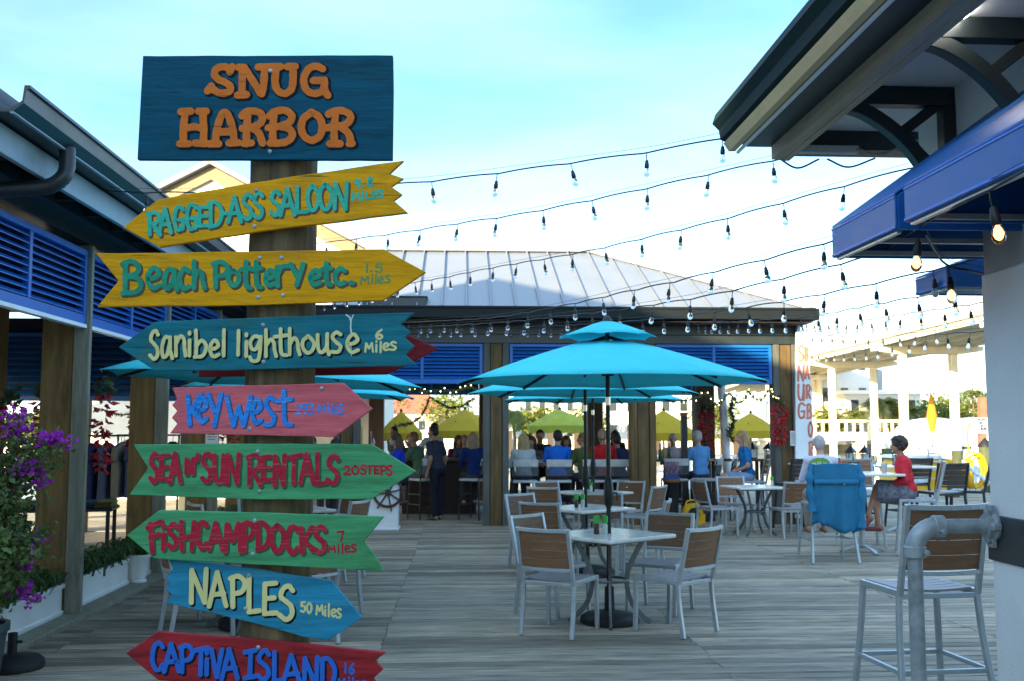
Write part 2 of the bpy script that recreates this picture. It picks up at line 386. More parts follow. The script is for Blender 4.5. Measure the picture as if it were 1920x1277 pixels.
b.prism([(x, 6.15, z) for x, z in prof], (0, 10.85, 0)); gut = b.build('gutter', M_dark, LB)
b = MB(); b.bx(-2.815, -2.79, 6.15, 17.0, 3.590, 3.6); b.build('drip_edge', M_fascia, gut)
b = MB()
b.prism([(-2.90, 6.2, 3.76), (-2.94, 6.2, 3.62), (-9.0, 6.2, 6.25), (-9.0, 6.2, 6.40)], (0, 10.9, 0))
b.prism([(-15.1, 6.2, 3.76), (-15.06, 6.2, 3.62), (-9.0, 6.2, 6.25), (-9.0, 6.2, 6.40)], (0, 10.9, 0))
rf = b.build('roof', M_roof, LB)
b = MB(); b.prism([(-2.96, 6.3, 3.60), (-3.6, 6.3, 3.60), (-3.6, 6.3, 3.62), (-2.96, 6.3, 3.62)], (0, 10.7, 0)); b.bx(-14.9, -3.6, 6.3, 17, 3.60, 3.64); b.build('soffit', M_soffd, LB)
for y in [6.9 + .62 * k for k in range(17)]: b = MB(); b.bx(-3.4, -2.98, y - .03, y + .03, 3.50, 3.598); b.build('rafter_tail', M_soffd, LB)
b = MB(); P = catmull([(-2.80, 7.02, 3.62), (-2.80, 7.02, 3.47), (-2.83, 7.0, 3.39), (-2.92, 7.0, 3.34), (-3.1, 7.0, 3.325), (-3.42, 7.0, 3.30)], 6)
b.tube(P, [.052 + .004 * (i % 2) for i in range(len(P))], 12); b.build('downspout', M_dark, LB, smooth=True, auto=80)
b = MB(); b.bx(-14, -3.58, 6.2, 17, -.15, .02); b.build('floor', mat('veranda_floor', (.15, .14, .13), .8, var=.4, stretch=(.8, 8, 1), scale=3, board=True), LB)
for y in (7.0, 9.6, 13.0, 16.6):                    # water side of the veranda
    b = MB(); b.bx(-9.4, -9.12, y - .14, y + .14, .02, 3.3); b.build('post', M_brown, LB)
for x, y in ((-6.35, 13.9), (-6.3, 17.0)):
    b = MB(); b.bx(x - .15, x + .15, y - .15, y + .15, .02, 3.6); b.build('post', M_brown, LB)
for y0, y1 in ((7.15, 9.45), (9.75, 12.85), (13.15, 16.45)):
    f, s = MB(), MB(); louver(f, s, 'y', y0, y1, -9.26, 2.55, 3.25, 7, 1, 1); fo = f.build('louver_frame', M_blue, LB); s.build('louver_slats', M_blue, fo)
    b = MB(); b.bx(-9.33, -9.31, y0, y1, 2.58, 3.25); b.build('dark_gap_sheet', MATS['dark_interior_blue'], LB)
b = MB(); b.bx(-9.4, -9.1, 6.3, 17, 3.26, 3.58); b.build('header_beam', M_dark, LB)
f, s = MB(), MB(); louver(f, s, 'x', -9.3, -4.0, 16.9, 2.14, 3.25, 10, 3, -1); fo = f.build('louver_frame', M_blue, LB); s.build('louver_slats', M_blue, fo)
b = MB(); b.bx(-9.3, -4.0, 16.95, 16.97, 2.16, 3.5); b.build('dark_gap_sheet', MATS['dark_interior_blue'], LB)
b = MB()                                            # pale siding pilaster on the water side
for k in range(24): b.prism([(-7.9, 15.2, .02 + k * .14), (-7.55, 15.2, .02 + k * .14), (-7.55, 15.2, .16 + k * .14), (-7.9, 15.2, .16 + k * .14)], (0, .3 + .012 * (k % 2), 0))
b.build('siding_pilaster', M_cream, LB)
# kerb along the planters
b = MB(); b.bx(-3.43, -3.24, -2, 17.2, -.05, .045); tag(b.build('kerb', M_greyw, bevel=.01), kind='structure')

LB.location.x += .09; LB.location.z -= .03
# ================================================================ pavilion at the end of the boardwalk
PV = thing('dock_pavilion', 'open bar pavilion with pale hipped metal roof and blue louvres at the far end', 'pavilion', (.65, 17.7, 0), world=True)
PX = [-4.5, -1.92, .65, 3.22, 5.76]
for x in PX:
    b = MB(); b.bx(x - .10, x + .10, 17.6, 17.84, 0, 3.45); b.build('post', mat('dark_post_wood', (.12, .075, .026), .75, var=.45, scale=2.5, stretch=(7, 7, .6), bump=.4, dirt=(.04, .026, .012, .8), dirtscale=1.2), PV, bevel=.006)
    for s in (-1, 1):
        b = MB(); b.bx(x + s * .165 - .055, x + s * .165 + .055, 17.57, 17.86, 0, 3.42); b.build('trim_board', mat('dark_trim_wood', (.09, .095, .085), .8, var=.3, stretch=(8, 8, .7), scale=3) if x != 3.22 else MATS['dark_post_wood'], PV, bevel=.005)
for i in range(4):
    f, s = MB(), MB(); louver(f, s, 'x', PX[i] + .235, PX[i + 1] - .235, 17.63, 2.44, 3.14, 9, 1, -1)
    fo = f.build('louver_frame', M_blue, PV, bevel=.004); s.build('louver_slats', M_blue, fo)
    b = MB(); b.bx(PX[i] + .23, PX[i + 1] - .23, 17.74, 17.77, 2.47, 3.14); b.build('dark_gap_sheet', mat('dark_interior_blue', (.003, .010, .055), .7), PV)  # added sheet, its dark colour stands for the shaded interior
b = MB(); b.bx(-4.6, 5.98, 17.545, 17.83, 3.15, 3.452); b.bx(-4.6, 6.0, 17.48, 17.545, 3.30, 3.452); b.build('header_beam', M_dark, PV)
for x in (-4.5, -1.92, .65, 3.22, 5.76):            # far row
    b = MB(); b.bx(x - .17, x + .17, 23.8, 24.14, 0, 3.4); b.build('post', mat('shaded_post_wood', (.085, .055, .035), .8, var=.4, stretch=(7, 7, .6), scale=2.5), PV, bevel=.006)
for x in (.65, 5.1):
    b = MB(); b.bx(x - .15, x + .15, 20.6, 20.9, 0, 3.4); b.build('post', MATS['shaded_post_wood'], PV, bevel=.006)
for i in range(4):
    f, s = MB(), MB(); louver(f, s, 'x', PX[i] + .18, PX[i + 1] - .18, 23.9, 2.46, 3.1, 7, 1, -1); fo = f.build('louver_frame', M_blue, PV); s.build('louver_slats', M_blue, fo)
    b = MB(); b.bx(PX[i] + .18, PX[i + 1] - .18, 24.0, 24.03, 2.46, 3.1); b.build('dark_gap_sheet', MATS['dark_interior_blue'], PV)
b = MB(); b.bx(-4.7, 5.98, 23.8, 24.1, 3.11, 3.46); b.build('header_beam', M_dark, PV)
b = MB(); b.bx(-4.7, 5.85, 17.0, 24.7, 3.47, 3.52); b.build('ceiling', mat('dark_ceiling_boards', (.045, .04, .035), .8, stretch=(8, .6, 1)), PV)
EZ, RZ = 3.68, 5.25; EX, RX = 6.02, 2.68; EY, RY, BY = 16.88, 20.4, 24.6
b = MB(); T = .06; LX = -2.15; LR = -1.9
b.add([(LX, EY, EZ), (EX, EY, EZ), (RX, RY, RZ), (LR, RY, RZ)], [(0, 1, 2, 3)])
b.add([(EX, EY, EZ), (EX, BY, EZ), (RX, RY, RZ)], [(0, 1, 2)])
b.add([(LX, BY, EZ), (EX, BY, EZ), (RX, RY, RZ), (LR, RY, RZ)], [(3, 2, 1, 0)])
b.add([(LX, EY, EZ), (LX, BY, EZ), (LR, RY, RZ)], [(0, 2, 1)])
b.add([(LX, EY, EZ - .05), (EX, EY, EZ - .05), (EX, BY, EZ - .05), (LX, BY, EZ - .05)], [(0, 3, 2, 1)])
k = 0; sl = (RZ - EZ) / (RY - EY)
x = -1.95
while x < EX - .15:                                  # ribs up the front slope, cut at the hip
    yt = RY if x < RX else EY + (RY - EY) * (EX - x) / (EX - RX)
    p, q = V((x, EY, EZ + .018)), V((x, yt, EZ + (yt - EY) * sl + .018)); b.bar(p, q, .022, .05); x += .415
y = EY + .3
while y < BY - .2:
    d = min(y - EY, (BY - y) * (RY - EY) / (BY - RY)) / (RY - EY); xt = EX - (EX - RX) * max(0, min(1, d))
    b.bar((EX, y, EZ + .018), (xt, y, EZ + (RZ - EZ) * max(0, min(1, d)) + .018), .022, .05); y += .415
b.bar((EX, EY, EZ + .02), (RX, RY, RZ + .03), .13, .045); b.bar((LR, RY, RZ + .03), (RX, RY, RZ + .03), .16, .045); b.bar((EX, BY, EZ + .02), (RX, RY, RZ + .03), .13, .045)
pr = b.build('roof', M_roof, PV)
b = MB(); b.bx(-2.5, 6.02, 16.76, 16.87, 3.50, 3.69); b.bx(-2.5, 6.04, 16.74, 16.758, 3.66, 3.70); b.bx(6.025, 6.10, 16.76, 24.7, 3.5, 3.69)
b.build('gutter', mat('shaded_eave_metal', (.006, .010, .011), .6, spec=.2), PV, bevel=.006)  # metal coloured darker to stand in for shade on the fascia
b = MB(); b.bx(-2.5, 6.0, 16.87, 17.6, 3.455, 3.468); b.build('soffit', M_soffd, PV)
b = MB(); b.bx(-1.62, -.55, 17.0, 17.5, 3.70, 3.87); b.bx(-1.64, -.53, 16.98, 17.52, 3.87, 3.89); b.build('roof_vent', M_dark, PV, bevel=.01)
b = MB(); b.lathe([(.05, 0), (.06, .02), (.06, .05), (.02, .06)], (2.6, 16.93, 3.40), 12); b.build('flood_lamp', M_white, PV)

# gable building behind
GB = thing('gable_building', 'cream gabled building with sunlit siding rising behind the signpost', 'building', (-6, 24.5, 0), world=True)
ax, az, sg = -6.0, 8.03, .54
b = MB()
zz = 0.
while zz < 7.7:                                      # lapped siding boards, clipped by the gable
    hw = min(3.85, (az - .12 - zz) / sg); z1 = zz + .19; hw1 = min(3.85, max(.02, (az - .12 - z1) / sg))
    b.add([(ax - hw, 24.5, zz), (ax + hw, 24.5, zz), (ax + hw1, 24.515, z1), (ax - hw1, 24.515, z1), (ax - hw, 24.53, zz), (ax + hw, 24.53, zz)], [(0, 1, 2, 3), (0, 4, 5, 1)])
    zz = z1
b.bx(ax - 3.85, ax + 3.85, 24.55, 34, 0, 5.85); b.prism([(ax - 3.85, 24.56, 5.85), (ax + 3.85, 24.56, 5.85), (ax, 24.56, az - .14)], (0, 9.4, 0))
b.build('wall', M_cream, GB)
for s in (-1, 1):
    b = MB(); b.prism([(ax, 24.2, az + .1), (ax + s * 4.3, 24.2, az + .1 - 4.3 * sg), (ax + s * 4.3, 24.2, az - .02 - 4.3 * sg), (ax, 24.2, az - .02)], (0, 10.15, 0)); b.build('roof', M_roof, GB)
    b = MB(); b.prism([(ax, 24.40, az - .03), (ax + s * 4.33, 24.40, az - .03 - 4.33 * sg), (ax + s * 4.33, 24.40, az - .36 - 4.33 * sg), (ax, 24.40, az - .36)], (0, .055, 0)); b.build('rake_board', mat('tan_rake_board', (.25, .195, .11), .7, var=.1), GB)

# buildings behind the viewer that throw the long evening shade over the boardwalk
def plain_hall(name, label, x0, x1, y0, y1, eave, ridge):
    t = thing(name, label, 'building', ((x0 + x1) / 2, y1, 0), world=True); xm = (x0 + x1) / 2
    b = MB(); b.bx(x0 + .4, x1 - .4, y0 + .4, y1 - .4, -.1, eave); b.prism([(x0 + .4, y0 + .4, eave), (x1 - .4, y0 + .4, eave), (xm, y0 + .4, ridge - .1)], (0, y1 - y0 - .8, 0)); b.build('wall', M_cream, t)
    b = MB()
    for s, xe in ((-1, x0), (1, x1)): b.prism([(xe, y0, eave - .05), (xe, y0, eave + .1), (xm, y0, ridge + .1), (xm, y0, ridge - .05)], (0, y1 - y0, 0))
    b.build('roof', M_roof, t)
    return t
plain_hall('waterfront_hall', 'tall pale gabled hall beside the veranda, outside the view', -13, -5.2, -5.4, 5.6, 4.4, 7.5)
plain_hall('rear_hall', 'lower pale gabled hall behind the viewpoint', -18, -2.0, -30, -5.7, 5.3, 6.8)

# ================================================================ right building
RB = thing('market_building', 'white building on the right with deep bracketed eave and blue awnings', 'building', (2.6, 4.2, 0), world=True)
b = MB(); b.bx(2.6, 6.5, -6, 5.5, 2.62, 3.445); b.bx(2.75, 6.5, -6, 3.6, 0, 2.62); b.build('wall', M_col, RB)
EZR = -.055
def RBX(v): return v + .17
b = MB(); b.bx(2.03, 6.5, -6, 5.99, 3.445, 3.475); sf = b.build('soffit', M_soff, RB)
b = MB(); b.prism([(1.67, -6, 3.525), (1.67, -6, 3.605), (6.5, -6, 5.3), (6.5, -6, 5.2)], (0, 12.08, 0)); b.build('roof', M_roof, RB)
b = MB(); pf = [(1.42, 3.66), (1.40, 3.60), (1.44, 3.56), (1.45, 3.50), (1.52, 3.47), (1.56, 3.47), (1.56, 3.66)]
b.prism([(x + .17, -6, z + EZR) for x, z in pf], (0, 12.1, 0)); b.build('gutter', mat('matte_teal_gutter', (.010, .028, .032), .75, spec=.15), RB)
b = MB(); b.prism([(1.628, -6, 3.412), (1.66, -6, 3.362), (1.70, -6, 3.362), (1.70, -6, 3.412)], (0, 12.06, 0)); b.build('fascia_board', M_gold, RB)
b = MB(); b.bx(1.705, 1.72, -6, 6.05, 3.345, 3.36); b.build('drip_edge', M_white, RB)
b = MB(); b.bx(1.73, 2.03, -6, 6.0, 3.375, 3.41); b.build('frieze', M_dark, RB)
b = MB(); b.prism([(1.97, -6, 3.285), (2.01, -6, 3.285), (2.03, -6, 3.373), (1.97, -6, 3.373)], (0, 11.98, 0)); b.bx(1.90, 1.968, -6, 5.97, 3.29, 3.373); b.build('eave_board', mat('weathered_tan_board', (.42, .34, .24), .7, stretch=(6, .6, 6)), RB)
b = MB(); b.bx(2.03, 6.5, 5.86, 6.02, 3.325, 3.443); b.build('end_beam', M_dark, RB)
b = MB(); b.lathe([(.085, 0), (.085, -.02), (.07, -.025)], (2.10, 4.12, 3.443), 20); dl = b.build('downlight', M_down, RB)
def bracket(y):
    t = .075
    b = MB(); b.bx(1.93, 2.598, y - t / 2, y + t / 2, 3.345, 3.443); b.bx(2.53, 2.598, y - t / 2 - .002, y + t / 2 + .002, 2.72, 3.345)
    A = catmull([(1.97, y, 3.36), (2.13, y, 3.31), (2.30, y, 3.19), (2.43, y, 3.03), (2.52, y, 2.82), (2.56, y, 2.70)], 6)
    O, I_ = [], []
    for i, p in enumerate(A):
        d = (A[min(i + 1, len(A) - 1)] - A[max(i - 1, 0)]).normalized(); nn = V((d.z, 0, -d.x)); O.append(p + nn * .034 + V((0, -t / 2 + .003, 0))); I_.append(p - nn * .034 + V((0, -t / 2 + .003, 0)))
    m_ = len(A); off_ = V((0, t - .006, 0)); b.add(O + I_ + [p + off_ for p in O] + [p + off_ for p in I_], [(i, i + 1, m_ + i + 1, m_ + i) for i in range(m_ - 1)] + [(2 * m_ + i, 3 * m_ + i, 3 * m_ + i + 1, 2 * m_ + i + 1) for i in range(m_ - 1)] + [(i, 2 * m_ + i, 2 * m_ + i + 1, i + 1) for i in range(m_ - 1)] + [(m_ + i, m_ + i + 1, 3 * m_ + i + 1, 3 * m_ + i) for i in range(m_ - 1)] + [(0, m_, 3 * m_, 2 * m_), (m_ - 1, 3 * m_ - 1, 4 * m_ - 1, 2 * m_ - 1)])
    b.bar((2.30, y, 3.19), (2.555, y, 3.385), .05, .055); b.bar((2.38, y, 3.12), (2.55, y, 2.95), .05, .05)
    b.build('bracket', M_dark, RB, bevel=.004)
for y in (5.1, 4.2, 2.9, 1.6): bracket(y)
def awning(name, y0, y1, xo, zb=2.45, val=.14, xi=2.6, zt=3.2, seams_=1):
    th = .012; b = MB()
    b.bx(xo, xo + th, y0, y1, zb, zb + val)                               # valance
    b.prism([(xo + .001, y0, zb + val), (xo + .001, y0, zb + val + th), (xi, y0, zt + th), (xi, y0, zt)], (0, y1 - y0, 0))
    for y in (y0 + .001, y1 - th - .001): b.prism([(xo + th, y, zb), (xo + th, y, zb + val), (xi, y, zt - .001), (xi, y, zb)], (0, th, 0))
    a = b.build('awning', M_awn, RB, bevel=.003)
    b = MB(); b.bx(xo + .013, xo + .033, y0 + .02, y1 - .02, zb - .012, zb + .012)
    for y in (y0 + .03, (y0 + y1) / 2, y1 - .03): b.bar((xo + .03, y, zb + .02), (xi, y, zb + .02), .022)
    b.build('awning_frame', M_alu, a)
    b = MB(); b.bx(xo - .003, xo, y0, y1, zb + .006, zb + .016); b.bx(xo - .003, xo, y0, y1, zb + val - .010, zb + val - .002); b.build('piping', mat('light_blue_piping', (.03, .16, .62), .4), a)
awning('awning', 3.93, 4.62, 1.75); awning('awning', 1.2, 3.80, 1.73)
awning('awning', 5.65, 6.05, xa(1786, 5.65), 2.47, .10, 3.35, 2.78)
b = MB(); b.bx(2.262, 2.8, 3.70, 4.25, 0, 2.32); b.build('column', M_col, RB, bevel=.01)
b = MB(); b.bx(2.252, 2.81, 3.69, 4.262, 1.10, 1.29); b.build('column_band', M_band, RB, bevel=.004)
b = MB(); b.bx(2.275, 2.8, 3.72, 4.24, 2.32, 2.6); b.build('column_cap', mat('grey_cap_paint', (.28, .30, .30), .6), RB)
b = MB(); b.bx(2.20, 2.8, 2.2, 3.66, 0, 2.30); b.build('pier', M_col, RB, bevel=.01)
b = MB(); b.bx(2.215, 2.8, 2.2, 3.69, 2.305, 2.66); b.build('pier_cap', M_band, RB)
b = MB(); b.bx(2.19, 2.8, 2.2, 3.672, 1.10, 1.29); b.build('column_band', M_band, RB)
b = MB(); b.box((2.2, 5.83, 3.315), (.36, .05, .045)); cd = b.build('cable_box', mat('grey_plastic', (.42, .43, .42), .5), RB, bevel=.004)
b = MB(); b.tube(catmull([(2.36, 5.8, 3.315), (2.5, 5.78, 3.28), (2.62, 5.55, 3.3)], 8), .008, 6); b.build('cable', M_greyw, cd)
b = MB(); b.tube(catmull([(1.95, 5.98, 3.30), (2.08, 6.03, 3.255), (2.2, 5.98, 3.30)], 6), .006, 6); b.tube(catmull([(2.25, 5.98, 3.30), (2.4, 6.03, 3.265), (2.55, 5.98, 3.31)], 6), .006, 6); b.build('cable', M_cable, cd)
# ================================================================ hand-painted lettering
def G(s):
    out = []
    for st in s.split(';'):
        st = st.strip(); k = st[0]; out.append((k, [tuple(float(a) for a in q.split(',')) for q in st[1:].split()]))
    return out
GL = {k: G(v) for k, v in {
 'A': 'l 0,1 .48,0;l .48,0 1,.98;l .16,.66 .86,.62', 'B': 'l .16,.02 .14,1;c 0,.08 .5,0 .86,.14 .78,.36 .22,.47;c .22,.47 .8,.52 1,.74 .75,.95 0,1',
 'C': 'c 1,.14 .7,0 .3,.06 .05,.38 .05,.7 .35,.98 .72,.98 1,.82', 'D': 'l .12,.03 .12,.98;c 0,.03 .5,0 .92,.24 .98,.55 .7,.88 .05,1',
 'E': 'l .1,.03 .06,.98;l .1,.03 .95,.0;l .08,.5 .82,.47;l .06,.98 1,.95', 'F': 'l .2,.08 .35,1;l 0,.2 1,0;l .22,.52 .85,.42',
 'G': 'c .98,.14 .65,0 .25,.08 .04,.4 .08,.75 .4,1 .85,.9;l .98,.55 .9,.95;l .5,.56 1,.52', 'H': 'l .08,0 .12,1;l .95,0 .78,1;l 0,.58 1,.5',
 'I': 'l .55,.04 .45,.96;l 0,.08 1,0;l 0,1 .95,.93', 'K': 'l .08,.04 .2,1;l .9,0 .2,.58;l .3,.5 1,.92', 'L': 'l .08,0 .05,.98;l .05,.98 1,.94',
 'M': 'l 0,1 .12,.02;l .12,.02 .48,.62;l .48,.62 .85,0;l .85,0 1,1', 'N': 'l .06,1 .1,.03;l .1,.03 .9,1;l .9,1 1,0',
 'O': 'c .5,0 .12,.2 .02,.55 .25,.95 .6,1 .95,.7 .95,.3 .5,0 .4,.02', 'P': 'l .15,.05 .18,1;c 0,.08 .55,0 1,.2 .8,.5 .2,.58',
 'R': 'l .15,.05 .14,1;c 0,.08 .6,0 .95,.2 .7,.46 .2,.52;l .35,.5 1,1', 'S': 'c .95,.14 .65,0 .25,.1 .12,.32 .5,.47 .85,.62 .88,.85 .5,1 .0,.86',
 'T': 'l 0,.1 1,.0;l .5,.05 .45,1', 'U': 'c .04,0 .04,.6 .25,.95 .6,.98 .85,.7 .95,0;l .95,0 1,1', 'V': 'l 0,0 .5,1;l .5,1 1,0', 'Y': 'l .08,0 .5,.52;l 1,0 .52,.98',
 'a': 'c .8,.1 .35,.05 .05,.5 .15,.92 .5,.85 .8,.3;c .8,.05 .8,.6 1,1', 'b': 'c .1,0 .15,.6 .1,.98;c .12,.6 .6,.38 1,.6 .7,.95 .0,1',
 'c': 'c 1,.15 .55,0 .1,.35 .1,.75 .5,1 1,.9', 'e': 'c .05,.55 .6,.5 .95,.3 .6,.0 .15,.25 .05,.65 .4,1 .98,.88', 'g': 'c .85,.08 .4,.0 .05,.22 .15,.5 .5,.5 .8,.15;c .85,.02 .8,.5 .65,.95 .2,1 .0,.85',
 'h': 'l .1,0 .1,1;c .12,.6 .5,.36 .8,.5 .85,.75 1,1', 'i': 'l .5,.34 .45,1;l .5,0 .5,.06', 'l': 'l .5,0 .4,1', 'n': 'l .1,.05 .1,1;c .1,.4 .5,.0 .85,.15 .9,.6 1,1',
 'o': 'c .5,0 .1,.25 .05,.65 .4,1 .8,.85 .95,.4 .5,0 .4,.02', 'r': 'l .1,.05 .15,1;c .15,.4 .5,.05 1,.02', 's': 'c .95,.1 .5,0 .1,.22 .5,.48 .95,.68 .7,.95 .0,.95',
 't': 'c .5,0 .5,.6 .6,.95 1,1;l 0,.3 1,.24', 'u': 'c .05,.05 .1,.7 .4,.9 .8,.6 .85,0;c .85,0 .85,.7 1,1', 'w': 'l 0,0 .28,1;l .28,1 .5,.35;l .5,.35 .7,1;l .7,1 1,0',
 'y': 'l .08,0 .5,.52;l 1,0 .45,1', '9': 'c .95,.2 .5,.0 .1,.25 .4,.5 .9,.3;c .95,.05 .85,.6 .6,1', '8': 'c .5,0 .15,.2 .5,.45 .9,.75 .5,1 .1,.75 .5,.45 .85,.2 .5,0',
 '6': 'c .8,0 .25,.35 .1,.75 .5,1 .9,.75 .6,.52 .15,.72', '2': 'c .0,.25 .4,0 .9,.2 .7,.55 .05,.95;l .05,.97 1,.95', '3': 'c .05,.05 .7,0 .85,.2 .35,.45;c .35,.45 .95,.55 .85,.9 .05,.98',
 '0': 'c .5,0 .1,.3 .1,.7 .5,1 .9,.7 .9,.3 .5,0 .4,.02', '5': 'l .9,.02 .2,.04;c .2,.04 .15,.42 .7,.4 .95,.7 .6,1 .0,.9', '7': 'l 0,.08 1,0;l 1,0 .6,1', '1': 'l .5,0 .45,1',
 '.': 'l .4,.9 .6,.9', "'": 'l .6,0 .3,1', '-': 'l 0,.5 1,.5'}.items()}
def brush(mb, P3, r, n, h, jit=.045):
    """a raised rounded paint stroke along 3-D points lying in a plane of normal n"""
    h *= rnd.uniform(.8, 1.25); P = [V(p) for p in P3]
    if len(P) == 1: P.append(P[0] + V((1e-4, 0, 0)))
    Q = [P[0]]
    for p in P[1:]:
        if (p - Q[-1]).length > r * .25: Q.append(p)
    if len(Q) == 1: Q.append(P[-1] if (P[-1] - Q[0]).length > 1e-6 else Q[0] + V((r * .2, 0, 0)))
    P = Q; st = []
    t0 = (P[0] - P[1]).normalized(); t1 = (P[-1] - P[-2]).normalized()
    for d in (.98, .8, .45): st.append((P[0] + t0 * r * d, r * math.sqrt(1 - d * d), -t0))
    ph = rnd.uniform(0, 9)
    for i, p in enumerate(P):
        t = (P[min(i + 1, len(P) - 1)] - P[max(i - 1, 0)]).normalized(); st.append((p, r * (1 + jit * math.sin(ph + i * 1.3)), t))
    for d in (.45, .8, .98): st.append((P[-1] + t1 * r * d, r * math.sqrt(1 - d * d), t1))
    vs = []; fs = []
    for p, w, t in st:
        a = t.cross(n).normalized(); hh = h * min(1, w / r * 1.2)
        for u, z in ((-1, 0), (-.93, 1), (0, 1), (.93, 1), (1, 0)): vs.append(p + a * u * w + n * z * hh)
    for i in range(len(st) - 1):
        for k in range(4): fs.append((i * 5 + k, i * 5 + k + 1, i * 5 + 6 + k, i * 5 + 5 + k))
    mb.add(vs, fs)
def strokes_of(ch, x0, x1, y0, y1):
    out = []
    for k, pts in GL[ch]:
        q = [(x0 + a * (x1 - x0), y0 + b_ * (y1 - y0)) for a, b_ in pts]
        if k == 'c': q = [tuple(p[:2]) for p in catmull([(a, b_, 0) for a, b_ in q], 6)]
        else:
            a_, b_ = q[0], q[-1]; n_ = 6; q = [(a_[0] + (b_[0] - a_[0]) * i / n_, a_[1] + (b_[1] - a_[1]) * i / n_) for i in range(n_ + 1)]
        out.append(q)
    return out

# ================================================================ the signpost
PD = 4.42                                            # depth of the pole's axis
pb = dp(522, 900, PD); SPX, SPY = pb.x, pb.y
SP = thing('signpost', 'round timber post carrying a stack of colourful hand-painted arrow boards', 'signpost', (SPX, SPY, 0), world=True)
M_pole = mat('weathered_pole_wood', (.115, .08, .034), .85, var=.65, scale=2.2, stretch=(9, 9, .5), bump=.9, bscale=5, dirt=(.035, .03, .018, .9), dirtscale=2.2)
b = MB(); n = 40; prof = []
zs = [i * .09 for i in range(38)]
vs = []
for z in zs:
    for k in range(n):
        g = 2 * math.pi * k / n; r = .1475 * (1 - .004 * z) + .004 * math.sin(3 * g + 1.3 * z) + .003 * math.sin(7 * g - z * 2.1) + rnd.uniform(-.0012, .0012); vs.append((SPX + r * math.cos(g), SPY + r * math.sin(g), z - .3))
b.add(vs, [(i * n + k, i * n + (k + 1) % n, (i + 1) * n + (k + 1) % n, (i + 1) * n + k) for i in range(len(zs) - 1) for k in range(n)] + [tuple((len(zs) - 1) * n + k for k in range(n))])
b.build('pole', M_pole, SP, smooth=True, auto=60)
def wood(name, c, wear, amt=.75, var=.22): return mat(name, c, .6, var=var, scale=2.4, stretch=(1.2, 6, 11), bump=.4, bscale=5, dirt=tuple(wear) + (amt,), dirtscale=2.6, spec=.1, cracks=.75)
INK = mat('dark_letter_outline', (.006, .012, .016), .8, spec=.1)
def sign(label, ox, oy, sc, poly, board, ink, letters, rad, D=4.25, small=None, srad=None, smat=None, shadow=(9, 9), extra=None, th=.026, grow=1.12, screws=(), inkm=None, name='arrow_board'):
    px = lambda x, y: (ox + x * sc, oy + y * sc)
    P = lambda x, y, d=D: dp(*px(x, y), d)
    b = MB(); pts = []
    for i, (x, y) in enumerate(poly):                # slightly wavy sawn edges
        x2, y2 = poly[(i + 1) % len(poly)]; L = math.hypot(x2 - x, y2 - y); m = max(1, int(L / 120))
        for j in range(m):
            t = j / m; wv = (rnd.uniform(-2.2, 2.2) if j else 0); pts.append(P(x + (x2 - x) * t, y + (y2 - y) * t + wv))
    b.prism(pts, FWD * th); o = b.build(name, board, SP, bevel=.003, seg=2); o['label'] = label
    N = -FWD; k = sc * D / F
    def paint(strokes, r, nm, m, h, dx=0, dy=0, rr=1, lift=.0003):
        mb = MB()
        for q in strokes: brush(mb, [P(x + dx, y + dy) + N * lift for x, y in q], r * k * rr, N, h)
        return mb.build(nm, m, o)
    S = []
    for L_ in letters: S += (strokes_of(*L_) if isinstance(L_[0], str) else [[tuple(p[:2]) for p in catmull([(a, c, 0) for a, c in L_], 6)]])
    if shadow: paint(S, rad, 'letter_shadow', inkm or INK, .0004, shadow[0] * 1.15, shadow[1] * 1.15, grow * 1.1)
    paint(S, rad, 'lettering', ink, .0006, lift=.0006, rr=1.05)
    if small:
        S2 = []
        for L_ in small: S2 += strokes_of(*L_)
        paint(S2, srad, 'distance_lettering', smat or ink, .0006)
    for x, y in screws:
        mb = MB(); mb.lathe([(.009, 0), (.0088, .002), (.005, .0045), (.002, .005)], P(x, y), 12, N); mb.build('screw', M_galv, o, smooth=True)
    return o

